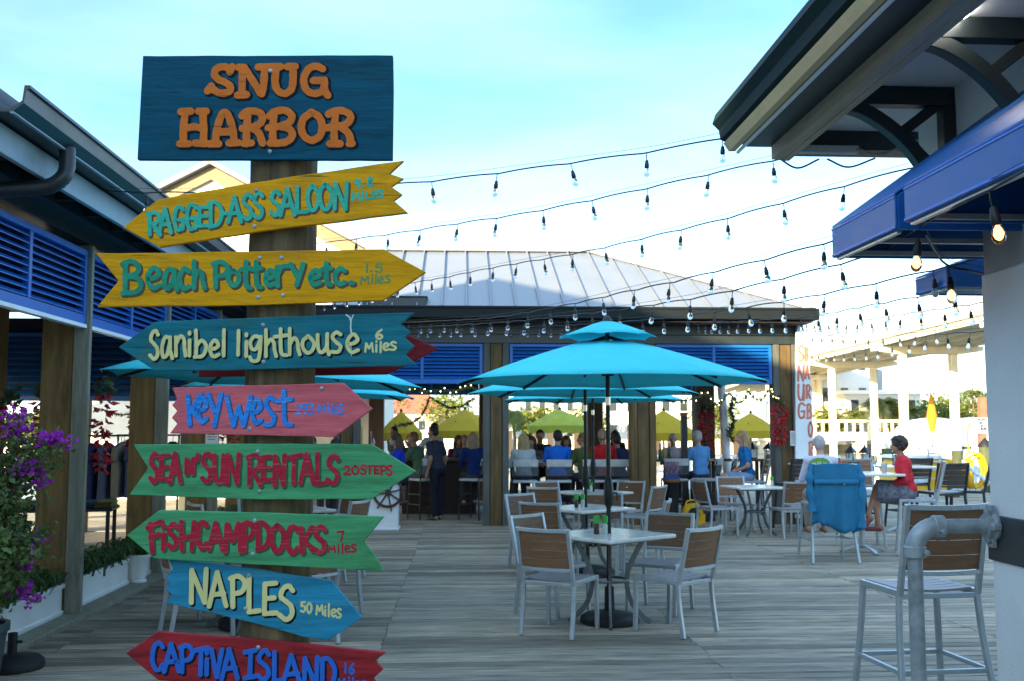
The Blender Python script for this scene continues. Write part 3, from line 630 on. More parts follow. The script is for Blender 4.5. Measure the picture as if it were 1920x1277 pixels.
sign('dark teal rectangular board at the top of the post with orange serif lettering', 250, 90, .26042,
 [(68, 55), (1868, 52), (1872, 300), (1866, 805), (27, 803)], wood('deep_teal_paint', (.0015, .062, .098), (.001, .028, .045), .8, .25), mat('orange_letter_paint', (.56, .135, .014), .6, spec=.15, cracks=.6, var=.15, bump=.3, scale=12),
 [[(712, 135), (695, 172)], [(700, 150), (650, 136), (600, 150), (585, 190), (610, 225), (655, 245), (697, 275), (695, 308), (660, 325), (615, 322), (575, 300), (548, 300)], [(535, 310), (562, 275)],
  [(785, 150), (783, 325)], [(757, 140), (800, 140)], [(750, 340), (815, 336)], [(800, 145), (850, 220), (915, 325)], [(925, 330), (940, 250), (945, 150)], [(900, 138), (1060, 135)],
  [(1030, 145), (1020, 240), (1040, 305), (1090, 328), (1135, 300), (1150, 240), (1150, 145)], [(1110, 135), (1165, 132)],
  [(1362, 150), (1320, 132), (1270, 145), (1235, 195), (1228, 250), (1250, 305), (1300, 328), (1355, 315), (1376, 280)], [(1296, 235), (1372, 235)], [(1376, 232), (1378, 300), (1400, 342)],
  [(375, 465), (360, 580), (362, 680)], [(342, 460), (415, 456)], [(335, 690), (398, 690)], [(500, 465), (507, 580), (505, 680)], [(470, 456), (525, 456)], [(445, 685), (522, 688)], [(372, 580), (440, 568), (500, 580)],
  [(590, 680), (602, 590), (628, 500), (655, 462), (685, 490), (712, 570), (728, 675)], [(612, 605), (712, 603)], [(548, 690), (615, 690)], [(690, 685), (755, 682)],
  [(825, 480), (815, 600), (815, 690)], [(782, 490), (810, 462), (860, 455), (915, 470), (930, 512), (905, 550), (850, 570), (785, 580)], [(855, 575), (905, 615), (930, 685)], [(795, 688), (850, 684)],
  [(1012, 480), (1005, 580), (1005, 665)], [(980, 490), (1020, 458), (1090, 450), (1140, 485), (1125, 535), (1060, 562), (972, 575)], [(1060, 565), (1125, 585), (1145, 630), (1110, 672), (1050, 685), (985, 685)],
  [(1285, 465), (1225, 510), (1210, 580), (1235, 640), (1290, 665), (1345, 630), (1360, 560), (1335, 495), (1285, 465), (1270, 470)],
  [(1455, 480), (1445, 600), (1450, 690)], [(1405, 478), (1440, 458), (1500, 452), (1555, 475), (1562, 515), (1530, 550), (1480, 562), (1395, 575)], [(1490, 570), (1545, 610), (1572, 685)], [(1415, 690), (1490, 690)], [(1555, 690), (1575, 688)]],
 26.5, screws=((988, 165), (983, 745)), shadow=(10, 8), D=4.25, name='name_board', grow=1.28)

tealL = mat('sea_green_letter_paint', (.035, .40, .26), .6, spec=.15, chips=(.24, .36, .10), var=.2, bump=.3, scale=16)
yel = wood('mustard_board_paint', (.62, .285, .004), (.32, .15, .015), .7)
brn = mat('brown_letter_shadow', (.07, .05, .025), .7)
sign('mustard yellow arrow board tilted upward, pointing left, with green capitals', 220, 290, .29167,
 [(35, 468), (255, 290), (820, 187), (1250, 122), (1842, 37), (1750, 122), (1840, 152), (1762, 205), (1832, 255), (1778, 295), (1868, 373), (900, 495), (270, 595)], yel, tealL,
 [('R', 195, 275, 372, 515), ('A', 268, 345, 345, 505), ('G', 365, 425, 335, 485), ('G', 445, 507, 320, 480), ('E', 522, 585, 335, 460), ('D', 590, 672, 305, 465), ('-', 672, 700, 355, 400), ('A', 712, 795, 270, 435),
  ('S', 805, 865, 255, 415), ('S', 872, 935, 245, 408), ('S', 985, 1045, 235, 390), ('A', 1048, 1138, 215, 390), ('L', 1150, 1222, 210, 375), ('O', 1222, 1292, 200, 355), ('O', 1300, 1378, 190, 350), ('N', 1392, 1475, 180, 350)],
 12.8, small=[('9', 1528, 1560, 160, 215), ('.', 1565, 1590, 160, 212), ('8', 1605, 1645, 145, 205), ('M', 1510, 1560, 248, 298), ('i', 1568, 1590, 238, 292), ('L', 1600, 1630, 240, 285), ('E', 1640, 1668, 236, 280), ('S', 1675, 1708, 228, 275)], srad=8, screws=((893, 230), (882, 460)), inkm=brn, D=4.248)
sign('mustard yellow arrow board pointing right with green mixed-case lettering', 170, 455, .33333,
 [(30, 60), (860, 50), (1650, 37), (1885, 165), (1670, 310), (1640, 325), (860, 352), (35, 362), (155, 215)], yel, mat('deep_sea_green_letter_paint', (.018, .25, .14), .6, spec=.15, var=.2, bump=.3, scale=16),
 [('B', 178, 282, 105, 285), ('e', 318, 388, 140, 255), ('a', 410, 485, 145, 265), ('c', 497, 552, 145, 258), ('h', 575, 640, 105, 255), ('P', 688, 770, 108, 250), ('o', 772, 838, 155, 240), ('t', 845, 900, 108, 255), ('t', 905, 958, 108, 250),
  ('e', 980, 1035, 155, 240), ('r', 1042, 1110, 130, 242), ('Y', 1118, 1195, 120, 240), ('e', 1232, 1293, 155, 235), ('t', 1300, 1350, 115, 235), ('c', 1370, 1428, 145, 232), ('.', 1440, 1495, 150, 235)],
 13.5, small=[('1', 1550, 1560, 120, 165), ('.', 1568, 1590, 120, 165), ('5', 1602, 1640, 118, 165), ('M', 1520, 1565, 190, 230), ('i', 1575, 1595, 180, 228), ('l', 1600, 1612, 178, 228), ('e', 1618, 1645, 195, 228), ('s', 1655, 1685, 182, 225)], srad=6, smat=mat('faint_green_paint', (.13, .24, .06), .6), screws=((1073, 85), (1083, 296), (952, 86), (943, 308)), inkm=brn, D=4.252)
cream = mat('pale_yellow_letter_paint', (.60, .56, .22), .5, var=.12, bump=.3, scale=16)
teal2 = wood('weathered_teal_paint', (.010, .135, .165), (.045, .12, .085), .8, .3)
sb = sign('weathered teal arrow board pointing left with pale yellow mixed-case lettering', 215, 575, .32292,
 [(22, 235), (232, 88), (740, 68), (1340, 45), (1740, 35), (1662, 100), (1720, 150), (1685, 180), (1740, 228), (1688, 280), (1762, 342), (900, 362), (240, 375)], teal2, cream,
 [('S', 205, 255, 140, 305), ('a', 272, 335, 172, 300), ('n', 350, 412, 172, 285), ('i', 425, 445, 150, 285), ('b', 465, 532, 138, 292), ('e', 552, 605, 195, 290), ('l', 622, 648, 135, 285), ('l', 705, 735, 140, 280), ('i', 752, 778, 160, 288),
  ('g', 785, 860, 172, 315), ('h', 872, 938, 135, 288), ('t', 928, 1000, 130, 282), ('h', 1010, 1075, 128, 278), ('o', 1088, 1162, 172, 268), ('u', 1175, 1245, 158, 278), ('s', 1258, 1315, 150, 268), ('e', 1348, 1415, 160, 265)],
 10.5, small=[('6', 1515, 1558, 135, 188), ('M', 1455, 1500, 212, 262), ('i', 1512, 1528, 200, 262), ('l', 1538, 1552, 205, 265), ('e', 1558, 1592, 212, 252), ('s', 1600, 1634, 205, 252)], srad=6.5, screws=((862, 106), (864, 322)), D=4.25, grow=1.1, shadow=(8, 8))
b = MB(); N = -FWD
for q, r in (([(1345, 48), (1365, 62), (1372, 90), (1370, 120), (1374, 152)], 4.5), ([(1385, 50), (1374, 75), (1372, 100)], 3.5), ([(1372, 215), (1373, 250), (1374, 285)], 2.0)):
    brush(b, [dp(215 + x * .32292, 575 + y * .32292, 4.2495) for x, y in q], r * .32292 * 4.25 / F, N, .001)
b.build('paint_drip', mat('dried_white_drip', (.5, .55, .52), .5), sb, smooth=True)
b = MB(); b.prism([dp(x, y, 4.585) for x, y in ((372, 650), (745, 615), (764, 628), (822, 653), (775, 678), (726, 702), (372, 707))], FWD * .026)
ob = b.build('arrow_board', wood('dark_red_paint', (.21, .022, .026), (.10, .012, .012), .6), SP, bevel=.003); ob['label'] = 'dark red arrow board on the back of the post, pointing right'
sign('salmon pink arrow board pointing right with blue mixed-case lettering', 310, 705, .20833,
 [(62, 105), (600, 88), (1605, 62), (1862, 295), (1520, 552), (900, 535), (40, 517), (105, 430), (55, 375), (105, 315), (58, 262), (105, 210)], wood('salmon_pink_paint', (.56, .115, .13), (.30, .06, .06), .65), mat('cornflower_letter_paint', (.025, .23, .66), .6, spec=.15, chips=(.25, .42, .62), var=.25, bump=.6, scale=22, stretch=(1, 1, 4)),
 [('K', 190, 330, 170, 440), ('e', 292, 372, 195, 410), ('Y', 375, 500, 165, 455), ('w', 550, 768, 185, 450), ('e', 778, 860, 212, 425), ('s', 893, 982, 190, 450), ('t', 1000, 1132, 135, 440)],
 19, small=[('2', 1172, 1220, 258, 345), ('9', 1228, 1275, 252, 345), ('3', 1285, 1335, 248, 350), ('M', 1372, 1440, 262, 335), ('i', 1455, 1475, 250, 335), ('l', 1488, 1508, 255, 345), ('e', 1515, 1555, 275, 340), ('s', 1562, 1605, 255, 350)], srad=7.5, screws=((762, 478), (1408, 112)), D=4.25, shadow=(9, 6), inkm=mat('deep_blue_shadow', (.03, .06, .14), .6))
redL = mat('crimson_letter_paint', (.40, .014, .035), .6, spec=.15, chips=(.42, .12, .10), var=.2, bump=.4, scale=18)
grn = wood('leaf_green_paint', (.065, .29, .12), (.05, .16, .06), .8, .28)
gsh = mat('green_black_shadow', (.022, .07, .028), .7)
sign('green arrow board pointing right with red capitals, above the other green board', 235, 825, .28646,
 [(52, 30), (700, 25), (1610, 27), (1902, 205), (1610, 388), (900, 390), (25, 360), (148, 185)], grn, redL,
 [('S', 163, 212, 90, 275), ('E', 230, 285, 102, 262), ('A', 292, 360, 88, 280), ('N', 397, 445, 125, 220), ("'", 458, 485, 98, 135), ('S', 503, 562, 88, 275), ('U', 580, 645, 100, 278), ('N', 662, 742, 92, 285), ('R', 800, 885, 100, 298), ('E', 895, 952, 108, 268),
  ('N', 972, 1042, 100, 298), ('T', 1058, 1152, 98, 285), ('A', 1145, 1230, 95, 285), ('L', 1252, 1312, 90, 292), ('S', 1322, 1392, 102, 285)],
 14, small=[('2', 1430, 1472, 172, 228), ('0', 1482, 1530, 170, 225), ('S', 1540, 1575, 165, 225), ('T', 1580, 1622, 168, 222), ('E', 1630, 1660, 172, 222), ('P', 1670, 1708, 170, 228), ('S', 1712, 1746, 168, 230)], srad=7, screws=((868, 76), (880, 338)), D=4.25, inkm=gsh)
sign('green arrow board pointing left with red capitals, below the other green board', 230, 950, .26042,
 [(30, 207), (260, 28), (900, 42), (1882, 72), (1735, 255), (1800, 330), (1882, 465), (900, 415), (230, 375)], grn, redL,
 [('F', 180, 275, 108, 325), ('i', 268, 322, 138, 305), ('S', 328, 392, 125, 298), ('H', 415, 520, 112, 310), ('C', 540, 602, 112, 298), ('A', 622, 718, 120, 308), ('M', 738, 850, 125, 325), ('P', 862, 940, 115, 318), ('D', 965, 1055, 118, 308), ('O', 1070, 1160, 135, 322), ('C', 1182, 1258, 145, 332), ('K', 1275, 1372, 148, 330), ('S', 1380, 1458, 145, 330)],
 17, small=[('7', 1545, 1590, 178, 248), ('M', 1485, 1530, 285, 328), ('i', 1545, 1562, 275, 328), ('l', 1575, 1592, 268, 338), ('e', 1600, 1635, 280, 328), ('s', 1645, 1680, 272, 328)], srad=7, screws=((952, 100), (936, 342)), D=4.232, inkm=gsh)
sign('sky blue arrow board sloping down to the right with pale yellow capitals', 230, 1040, .26042,
 [(325, 30), (880, 95), (1020, 108), (1130, 135), (1500, 190), (1722, 455), (1480, 620), (1300, 592), (900, 482), (305, 345), (355, 290), (305, 240), (345, 205), (310, 180), (360, 100)], wood('sky_blue_paint', (.022, .215, .33), (.07, .20, .20), .75, .3), mat('buttercream_letter_paint', (.66, .60, .24), .5, var=.1, bump=.3),
 [('N', 487, 602, 105, 345), ('A', 622, 745, 128, 372), ('P', 775, 880, 155, 375), ('L', 905, 985, 168, 418), ('E', 1015, 1108, 205, 430), ('S', 1128, 1230, 225, 468)],
 17, small=[('5', 1283, 1315, 340, 412), ('0', 1325, 1362, 345, 422), ('M', 1395, 1442, 365, 430), ('i', 1450, 1468, 375, 440), ('l', 1478, 1492, 355, 445), ('e', 1502, 1535, 392, 445), ('s', 1542, 1572, 390, 455)], srad=7.5, screws=((908, 150), (885, 390)), D=4.262, shadow=(9, 10))
sign('brick red arrow board, lowest on the post, pointing left with blue capitals', 230, 1040, .26042,
 [(22, 710), (250, 555), (880, 605), (1420, 655), (1895, 705), (1815, 765), (1875, 830), (1805, 890), (1895, 1060), (255, 905)], wood('brick_red_paint', (.30, .022, .026), (.10, .012, .014), .8, .35), mat('royal_blue_letter_paint', (.012, .115, .48), .5, var=.15, bump=.3),
 [('C', 212, 290, 638, 828), ('A', 298, 405, 645, 842), ('P', 412, 502, 655, 845), ('T', 515, 615, 672, 865), ('i', 590, 622, 700, 862), ('V', 640, 715, 685, 880), ('A', 712, 828, 682, 895), ('I', 880, 958, 688, 890), ('S', 972, 1058, 690, 900), ('L', 1088, 1150, 705, 915), ('A', 1152, 1280, 725, 935), ('N', 1302, 1402, 740, 945), ('D', 1425, 1528, 750, 965)],
 16, small=[('1', 1598, 1612, 782, 850), ('6', 1630, 1670, 785, 858), ('M', 1550, 1605, 895, 960), ('i', 1620, 1640, 885, 960), ('l', 1650, 1668, 890, 960), ('e', 1675, 1705, 910, 965), ('s', 1715, 1750, 910, 970)], srad=8, screws=((976, 668),), D=4.25, shadow=(11, 10))
# ================================================================ furniture
def slab(mb, x0, x1, y0, y1, z, t, sag=0, n=6, up=0):
    """a slat spanning x, bowed by sag"""
    vs = []; 
    for i in range(n + 1):
        x = x0 + (x1 - x0) * i / n; s = -sag * (1 - (2 * i / n - 1) ** 2)
        vs += [(x, y0, z + s), (x, y1, z + s), (x, y1, z + s + t), (x, y0, z + s + t)]
    fs = [(0, 1, 2, 3), (n * 4, n * 4 + 3, n * 4 + 2, n * 4 + 1)]
    for i in range(n):
        for k in range(4): fs.append((i * 4 + k, i * 4 + 4 + k, i * 4 + 4 + (k + 1) % 4, i * 4 + (k + 1) % 4))
    mb.add(vs, fs)
def make_chair(name, label, cat, sh, hw=.225, back=.42, splay=0, frame=M_alu, slat=M_slat, seatm=None, foot=False, yb=-.21, yf=.22, nsl=4, bar_=.030):
    t = thing(name, label, cat)
    top = sh + back; w = bar_; bow = .025
    # side posts double as rear legs; curved top rail; front legs
    for s in (-1, 1):
        b = MB(); P = [V((s * (hw + splay), yb - .05 - splay * 1.2, 0)), V((s * (hw + splay * .35), yb - .01 - splay * .3, sh * .6)), V((s * hw, yb, sh))]
        C = catmull(P, 4)
        for i in range(len(C) - 1): b.bar(C[i], C[i + 1] + (C[i + 1] - C[i]).normalized() * .004, w, w * 1.15, up=(0, 1, 0))
        b.build('leg', frame, t, bevel=.004, seg=2)
        b = MB(); C = catmull([V((s * (hw + splay), yf + .01 + splay, 0)), V((s * (hw + splay * .3), yf + splay * .3, sh * .6)), V((s * hw, yf, sh - .03))], 4)
        for i in range(len(C) - 1): b.bar(C[i], C[i + 1] + (C[i + 1] - C[i]).normalized() * .004, w, w * 1.15, up=(0, 1, 0))
        b.build('leg', frame, t, bevel=.004, seg=2)
    b = MB()
    for s in (-1, 1):
        b.bar((s * hw, yb, sh - .012), (s * hw, yf + w / 2, sh - .012), w + .002, w * 1.2)
    b.bar((-hw, yf, sh - .014), (hw, yf, sh - .014), w * .9, w); b.bar((-hw, yb, sh - .03), (hw, yb, sh - .03), w * .8, w)
    if foot:
        zf = sh * .38; k = .35; b.build('seat_frame', frame, t, bevel=.004, seg=2); b = MB()
        f = lambda s, y: V((s * (hw + splay * .62), y, zf))
        b.bar(f(-1, yf + splay * .6), f(1, yf + splay * .6), w * .8, w * .9); b.bar(f(-1, yb - splay * .6 - .02), f(1, yb - splay * .6 - .02), w * .8, w * .9)
        for s in (-1, 1): b.bar(f(s, yb - splay * .6), f(s, yf + splay * .6), w * .75, w * .9)
    b.build('footrest' if foot else 'seat_frame', frame, t, bevel=.004, seg=2)
    b = MB()
    for k in range(5):
        y0 = yb + .03 + (yf - yb - .03) * k / 5; slab(b, -hw + .012, hw - .012, y0, y0 + (yf - yb - .03) / 5 - .008, sh - .002, .014, .012)
    b.build('seat', seatm or M_slatg, t, bevel=.002)
    b = MB()                                         # back frame: posts leaning back + bowed rails
    lean = lambda z: yb - .015 - (z - sh) * .23
    for s in (-1, 1):
        C = [V((s * hw, lean(z), z)) for z in (sh - .02, sh + back * .3, sh + back * .65, top)]
        for i in range(3): b.bar(C[i], C[i + 1] + V((0, 0, .003)), w, w * 1.1, up=(0, 1, 0))
    for z, h in ((top - .012, .03), (sh + back * .22, .024)):
        for i in range(8):
            u0, u1 = -1 + i / 4, -1 + (i + 1) / 4; q = lambda u: V((u * hw, lean(z) - bow * (1 - u * u), z + .006 * (1 - u * u) * -1))
            b.bar(q(u0), q(u1) + (q(u1) - q(u0)).normalized() * .003, w * .95, h)
    b.build('back_frame', frame, t, bevel=.003)
    b = MB(); z0, z1 = sh + back * .22 + .014, top - .030; d = (z1 - z0) / nsl
    for k in range(nsl):
        za, zb = z0 + d * k + .0016, z0 + d * (k + 1) - .0016; vs = []; m = 8
        for i in range(m + 1):
            u = -1 + 2 * i / m; x = u * (hw - w / 2 - .001); bo = bow * (1 - u * u)
            for z, o in ((za, -.007), (za, .007), (zb, .007), (zb, -.007)): vs.append((x, lean(z) - bo + o, z))
        fs = [(0, 1, 2, 3), (m * 4 + 3, m * 4 + 2, m * 4 + 1, m * 4)]
        for i in range(m):
            for q in range(4): fs.append((i * 4 + q, i * 4 + 4 + q, i * 4 + 4 + (q + 1) % 4, i * 4 + (q + 1) % 4))
        b.cbv = rnd.random(); b.add(vs, fs)
    bo_ = b.build('backrest', slat, t, bevel=.002)
    return t
dining = Proto(make_chair('dining_chair', '', 'chair', .44))
gstool = Proto(make_chair('bar_stool', '', 'bar stool', .72, hw=.24, back=.50, splay=.05, foot=True))
dstool = Proto(make_chair('bar_stool', '', 'bar stool', .75, hw=.235, back=.42, splay=.05, foot=True, frame=M_alud, slat=mat('dark_brown_slat', (.06, .045, .04), .5)))
GC = 'silver dining chairs with brown slatted backs'

def make_vinyl_stool():
    t = thing('bar_stool', '', 'bar stool'); hw = .225; sh = .76
    fr = M_blkm
    for sx in (-1, 1):
        for sy in (-1, 1):
            b = MB(); b.tube([(sx * (hw + .02), sy * .21 - .01, 0), (sx * (hw - .01), sy * .18, sh)], .014, 8); b.build('leg', fr, t, smooth=True)
    for z in (.3, .5):
        b = MB(); q = [(-hw - .01, -.2, z), (hw + .01, -.2, z), (hw + .01, .2, z), (-hw - .01, .2, z)]
        for i in range(4): b.bar(q[i], q[(i + 1) % 4], .018)
        b.build('stretcher', fr, t)
    b = MB(); b.box((0, 0, sh + .02), (.45, .43, .05)); b.build('seat', mat('pale_vinyl', (.50, .52, .50), .45, bump=.1), t, bevel=.018, seg=3)
    def curved(z0, z1, th, off=0):
        mb = MB(); vs = []; m = 8
        for i in range(m + 1):
            u = -1 + 2 * i / m; x = u * hw * 1.02; bo = .03 * (1 - u * u)
            for z, o in ((z0, 0), (z0, th), (z1, th), (z1, 0)): vs.append((x, -.21 - bo - (z - sh) * .2 + o + off, z))
        fs = [(0, 1, 2, 3), (m * 4 + 3, m * 4 + 2, m * 4 + 1, m * 4)]
        for i in range(m):
            for q in range(4): fs.append((i * 4 + q, i * 4 + 4 + q, i * 4 + 4 + (q + 1) % 4, i * 4 + (q + 1) % 4))
        return mb.add(vs, fs)
    b = curved(1.06, 1.20, .045); b.build('headband', MATS['pale_vinyl'], t, bevel=.01, seg=2)
    b = MB()                                         # pinstriped lower back: vertical rods
    for i in range(21):
        u = -1 + i / 10; x = u * hw; bo = .03 * (1 - u * u); b.bar((x, -.205 - bo - .15 * .2, .90), (x, -.205 - bo - .30 * .2, 1.062), .013, .012)
    b.tube([(-hw, -.235, .895), (0, -.262, .895), (hw, -.235, .895)], .011, 6); b.build('backrest', mat('slate_strips', (.10, .125, .14), .5), t)
    for s in (-1, 1): b = MB(); b.tube([(s * hw, -.19, sh), (s * hw, -.235, .95), (s * hw, -.275, 1.16)], .013, 8); b.build('back_post', fr, t, smooth=True)
    return t
vstool = Proto(make_vinyl_stool()); vstool.root.scale = (1, 1, .93)
GV = 'pale vinyl bar stools along the pavilion bar'

def make_table():
    t = thing('cafe_table', '', 'table')
    b = MB(); b.box((0, 0, .735), (.82, .82, .034)); b.build('tabletop', M_top, t, bevel=.012, seg=3)
    for k in range(4):
        g = math.pi / 4 + k * math.pi / 2; c, s = math.cos(g), math.sin(g)
        pr = [(.30, .715), (.235, .60), (.165, .45), (.15, .32), (.19, .17), (.28, .06), (.345, .012)]
        b = MB(); C = catmull([V((r * c, r * s, z)) for r, z in pr], 5)
        for i in range(len(C) - 1): b.bar(C[i], C[i + 1] + (C[i + 1] - C[i]).normalized() * .006, .042, .022, up=(-s, c, 0.001))
        b.build('leg', mat('grey_table_metal', (.14, .16, .165), .4, metal=.5), t, bevel=.003)
    b = MB(); ring = [V((.16 * math.cos(a), .16 * math.sin(a), .36)) for a in [i * math.pi / 12 for i in range(24)]]; b.tube(ring, .012, 6, closed=True); b.build('ring_brace', MATS['grey_table_metal'], t, smooth=True)
    b = MB(); b.box((0, 0, .708), (.62, .62, .02)); b.build('apron', MATS['grey_table_metal'], t)
    return t
table = Proto(make_table()); GT = 'square cafe tables under the turquoise umbrellas'

def make_umbrella():
    t = thing('patio_umbrella', '', 'umbrella'); n = 8; Rm, rim, top = 1.37, 2.06, 2.40
    b = MB(); b.tube([(0, 0, .02), (0, 0, 1.02)], .021, 12); b.tube([(0, 0, 1.02), (0, 0, 2.5)], .0195, 12); b.build('pole', mat('dark_green_pole', (.012, .022, .024), .35, metal=.3), t, smooth=True, auto=60)
    b = MB(); b.lathe([(.023, .0), (.034, .02), (.040, .06), (.043, .12), (.040, .18), (.032, .23), (.022, .25)], (0, 0, .98), 14); b.tube([(.03, 0, 1.1), (.075, 0, 1.1)], .008, 8); b.tube([(.075, 0, 1.1), (.075, 0, 1.03)], .008, 8)
    b.build('crank_housing', MATS['dark_green_pole'], t, smooth=True, auto=60)
    b = MB(); b.lathe([(.0225, 0), (.0225, .07)], (0, 0, 1.86), 14); b.build('tilt_collar', M_chrome, t, smooth=True, auto=60)
    b = MB(); b.lathe([(.25, 0), (.255, .02), (.25, .05), (.21, .075), (.08, .095), (.045, .10), (.04, .30), (.024, .31)], (0, 0, .004), 28); b.build('base', M_black, t, smooth=True, auto=40)
    ph = math.pi / 8 + .12
    def cone(r0, z0, r1, z1, m=6, sagr=.028, name='canopy'):
        mb = MB(); vs = []; fs = []; seg = 6
        for i in range(m + 1):
            u = i / m
            for k in range(n):
                g0, g1 = ph + 2 * math.pi * k / n, ph + 2 * math.pi * (k + 1) / n
                for j in range(seg):
                    v = j / seg; e = 4 * v * (1 - v)
                    A = V((math.cos(g0), math.sin(g0), 0)) * (1 - v) + V((math.cos(g1), math.sin(g1), 0)) * v
                    r = (r0 + (r1 - r0) * u) * (1 - .015 * e * u); z = z0 + (z1 - z0) * u - sagr * e * math.sin(math.pi * min(1, u * .8 + .1)) * u + .012 * math.sin(math.pi * u) + .02 * e * u * u
                    vs.append((A.x * r, A.y * r, z))
        M_ = n * seg
        for i in range(m):
            for k in range(M_): k2 = (k + 1) % M_; fs.append((i * M_ + k, i * M_ + k2, (i + 1) * M_ + k2, (i + 1) * M_ + k))
        mb.add(vs, fs); o = mb.build(name, M_turq, t, smooth=True, auto=28)
        s = o.modifiers.new('solid', 'SOLIDIFY'); s.thickness = .004; return o
    cone(.30, top, Rm, rim); cone(.03, 2.60, .43, 2.452, m=3, sagr=.012, name='vent_canopy')
    b = MB(); b.lathe([(.02, 0), (.045, .005), (.03, .035), (.012, .05)], (0, 0, 2.595), 12); b.build('finial', M_blkm, t, smooth=True)
    b = MB(); b.lathe([(.02, 0), (.055, .0), (.055, .05), (.02, .06)], (0, 0, 2.115), 12); b.build('runner_hub', M_blkm, t, smooth=True)
    for k in range(n):
        g = ph + 2 * math.pi * k / n; c, s = math.cos(g), math.sin(g)
        b = MB(); b.bar((.03 * c, .03 * s, 2.455), (Rm * .985 * c, Rm * .985 * s, rim - .012), .018, .022); b.bar((.05 * c, .05 * s, 2.14), (.55 * c, .55 * s, 2.30), .014, .018)
        b.build('rib', M_blkm, t)
    return t
umb = Proto(make_umbrella()); GU = 'turquoise market umbrellas over the cafe tables'

def make_bottle(nm, body, cap, lab):
    t = thing(nm, lab, 'condiment')
    b = MB(); b.lathe([(.022, 0), (.024, .01), (.024, .075), (.018, .09)], (0, 0, 0), 12); b.build('body', body, t, smooth=True, auto=40)
    b = MB(); b.lathe([(.019, .09), (.026, .095), (.027, .14), (.020, .155), (.006, .16)], (0, 0, 0), 12); b.build('cap', cap, t, smooth=True, auto=40)
    return t
M_gcap = mat('bright_green_plastic', (.03, .36, .04), .35, bump=0)
cond = [Proto(make_bottle('condiment_shaker', mat('dark_filled_glass', (.05, .03, .02), .1, bump=0), M_gcap, '')), Proto(make_bottle('condiment_shaker', mat('clear_plastic', (.5, .55, .5), .15, bump=0), M_gcap, ''))]
GK = 'green-capped condiment shakers on the cafe tables'

def hd(dx, dy): return math.atan2(-dx, dy)           # heading so that local +Y points along (dx, dy)
# three umbrella tables in a row
ROW = [(1.30, 8.80, R(38), 'nearest'), (1.47, 11.75, R(33), 'middle'), (1.95, 14.7, R(36), 'farthest')]
for i, (x, y, a, w_) in enumerate(ROW):
    table.put((x, y, .004), a, f'cream square-topped table under the {w_} umbrella of the central row', GT)
    umb.put((x, y, 0), (R(0), R(16), R(33))[i], ['large turquoise double-canopy umbrella nearest in the central row', 'turquoise umbrella second in the central row, partly behind the nearest one', 'turquoise umbrella farthest in the central row, in front of the bar'][i], GU)
    for k, (dx, dy) in enumerate(((-.02, .10), (.07, .06))):
        c, s = math.cos(0), 1
        cond[k].put((x - .115 + k * .075, y - .06 + k * .02, .756), 0, ['dark', 'clear'][k] + f' shaker with green cap on the {w_} table of the central row', GK)
CH = [(0.84, 8.42, .50, .80, 'front left of the nearest central table, back to the viewer'), (1.78, 8.42, -.62, .72, 'front right of the nearest central table, back to the viewer'),
      (0.86, 9.26, .72, -.70, 'far left of the nearest central table, facing the viewer'), (1.84, 9.34, -.45, -.75, 'far right of the nearest central table, facing the viewer'),
      (1.02, 11.30, .45, .85, 'front left of the middle central table, back to the viewer'), (2.04, 11.45, -.93, .30, 'right side of the middle central table, seen from its side'),
      (1.74, 12.32, -.2, -.95, 'far side of the middle central table, facing the viewer'), (0.95, 12.3, .6, -.75, 'far left of the middle central table, half hidden'),
      (1.30, 14.2, .45, .85, 'front left of the farthest central table, brown back to the viewer'), (2.55, 14.35, -.75, .55, 'front right of the farthest central table, turned sideways'),
      (1.50, 15.35, .5, -.85, 'far left of the farthest central table, facing the viewer'), (2.45, 15.3, -.6, -.75, 'far right of the farthest central table, half hidden')]
for x, y, dx, dy, l in CH: dining.put((x, y, .004), hd(dx, dy), 'silver slatted chair, ' + l, GC)
# left umbrella pair behind the signpost
for (x, y, tl, w_, a) in ((-1.74, 8.75, R(2.7), 'nearer', R(40)), (-1.92, 11.75, R(2.5), 'farther', R(30))):
    table.put((x, y, .004), a, f'square cafe table behind the signpost, the {w_} of two', GT)
    u = umb.put((x, y, 0), R(4), f'turquoise umbrella half hidden by the signpost, the {w_} of two', GU); u.rotation_euler = (0, tl, R(4))
for x, y, dx, dy, l in ((-2.10, 8.5, .85, .4, 'left of the table behind the signpost, legs under the blue board'), (-1.25, 8.15, -.5, .8, 'front right of the nearer table behind the signpost'), (-1.2, 9.3, -.7, -.7, 'far right of the nearer table behind the signpost'), (-2.2, 9.4, .6, -.75, 'far left of the nearer table behind the signpost'),
      (-2.55, 11.3, .8, .5, 'left of the farther table behind the signpost'), (-1.38, 11.55, -.9, .35, 'right of the farther table behind the signpost, seen between the boards'), (-2.3, 12.4, .5, -.8, 'far left of the farther table behind the signpost'), (-1.45, 12.4, -.6, -.8, 'far right of the farther table behind the signpost')):
    dining.put((x, y, .004), hd(dx, dy), 'silver slatted chair, ' + l, GC)
# bare table in front of the right pavilion post
table.put((4.66, 15.9, .004), R(8), 'cream square-topped table without umbrella in front of the right pavilion post', GT)
cond[1].put((4.93, 15.85, .756), 0, 'clear shaker with green cap on the table near the right pavilion post', GK)
for x, y, dx, dy, l in ((4.02, 15.75, .96, .25, 'left side of the bare table by the right pavilion post'), (4.55, 16.6, 0, -1, 'far side of the bare table by the right pavilion post'), (5.08, 15.45, -.12, 1, 'front of the bare table by the right pavilion post'), (5.5, 16.15, -.95, .1, 'right side of the bare table, beside the standing surfboard')):
    dining.put((x, y, .004), hd(dx, dy), 'silver slatted chair, ' + l, GC)
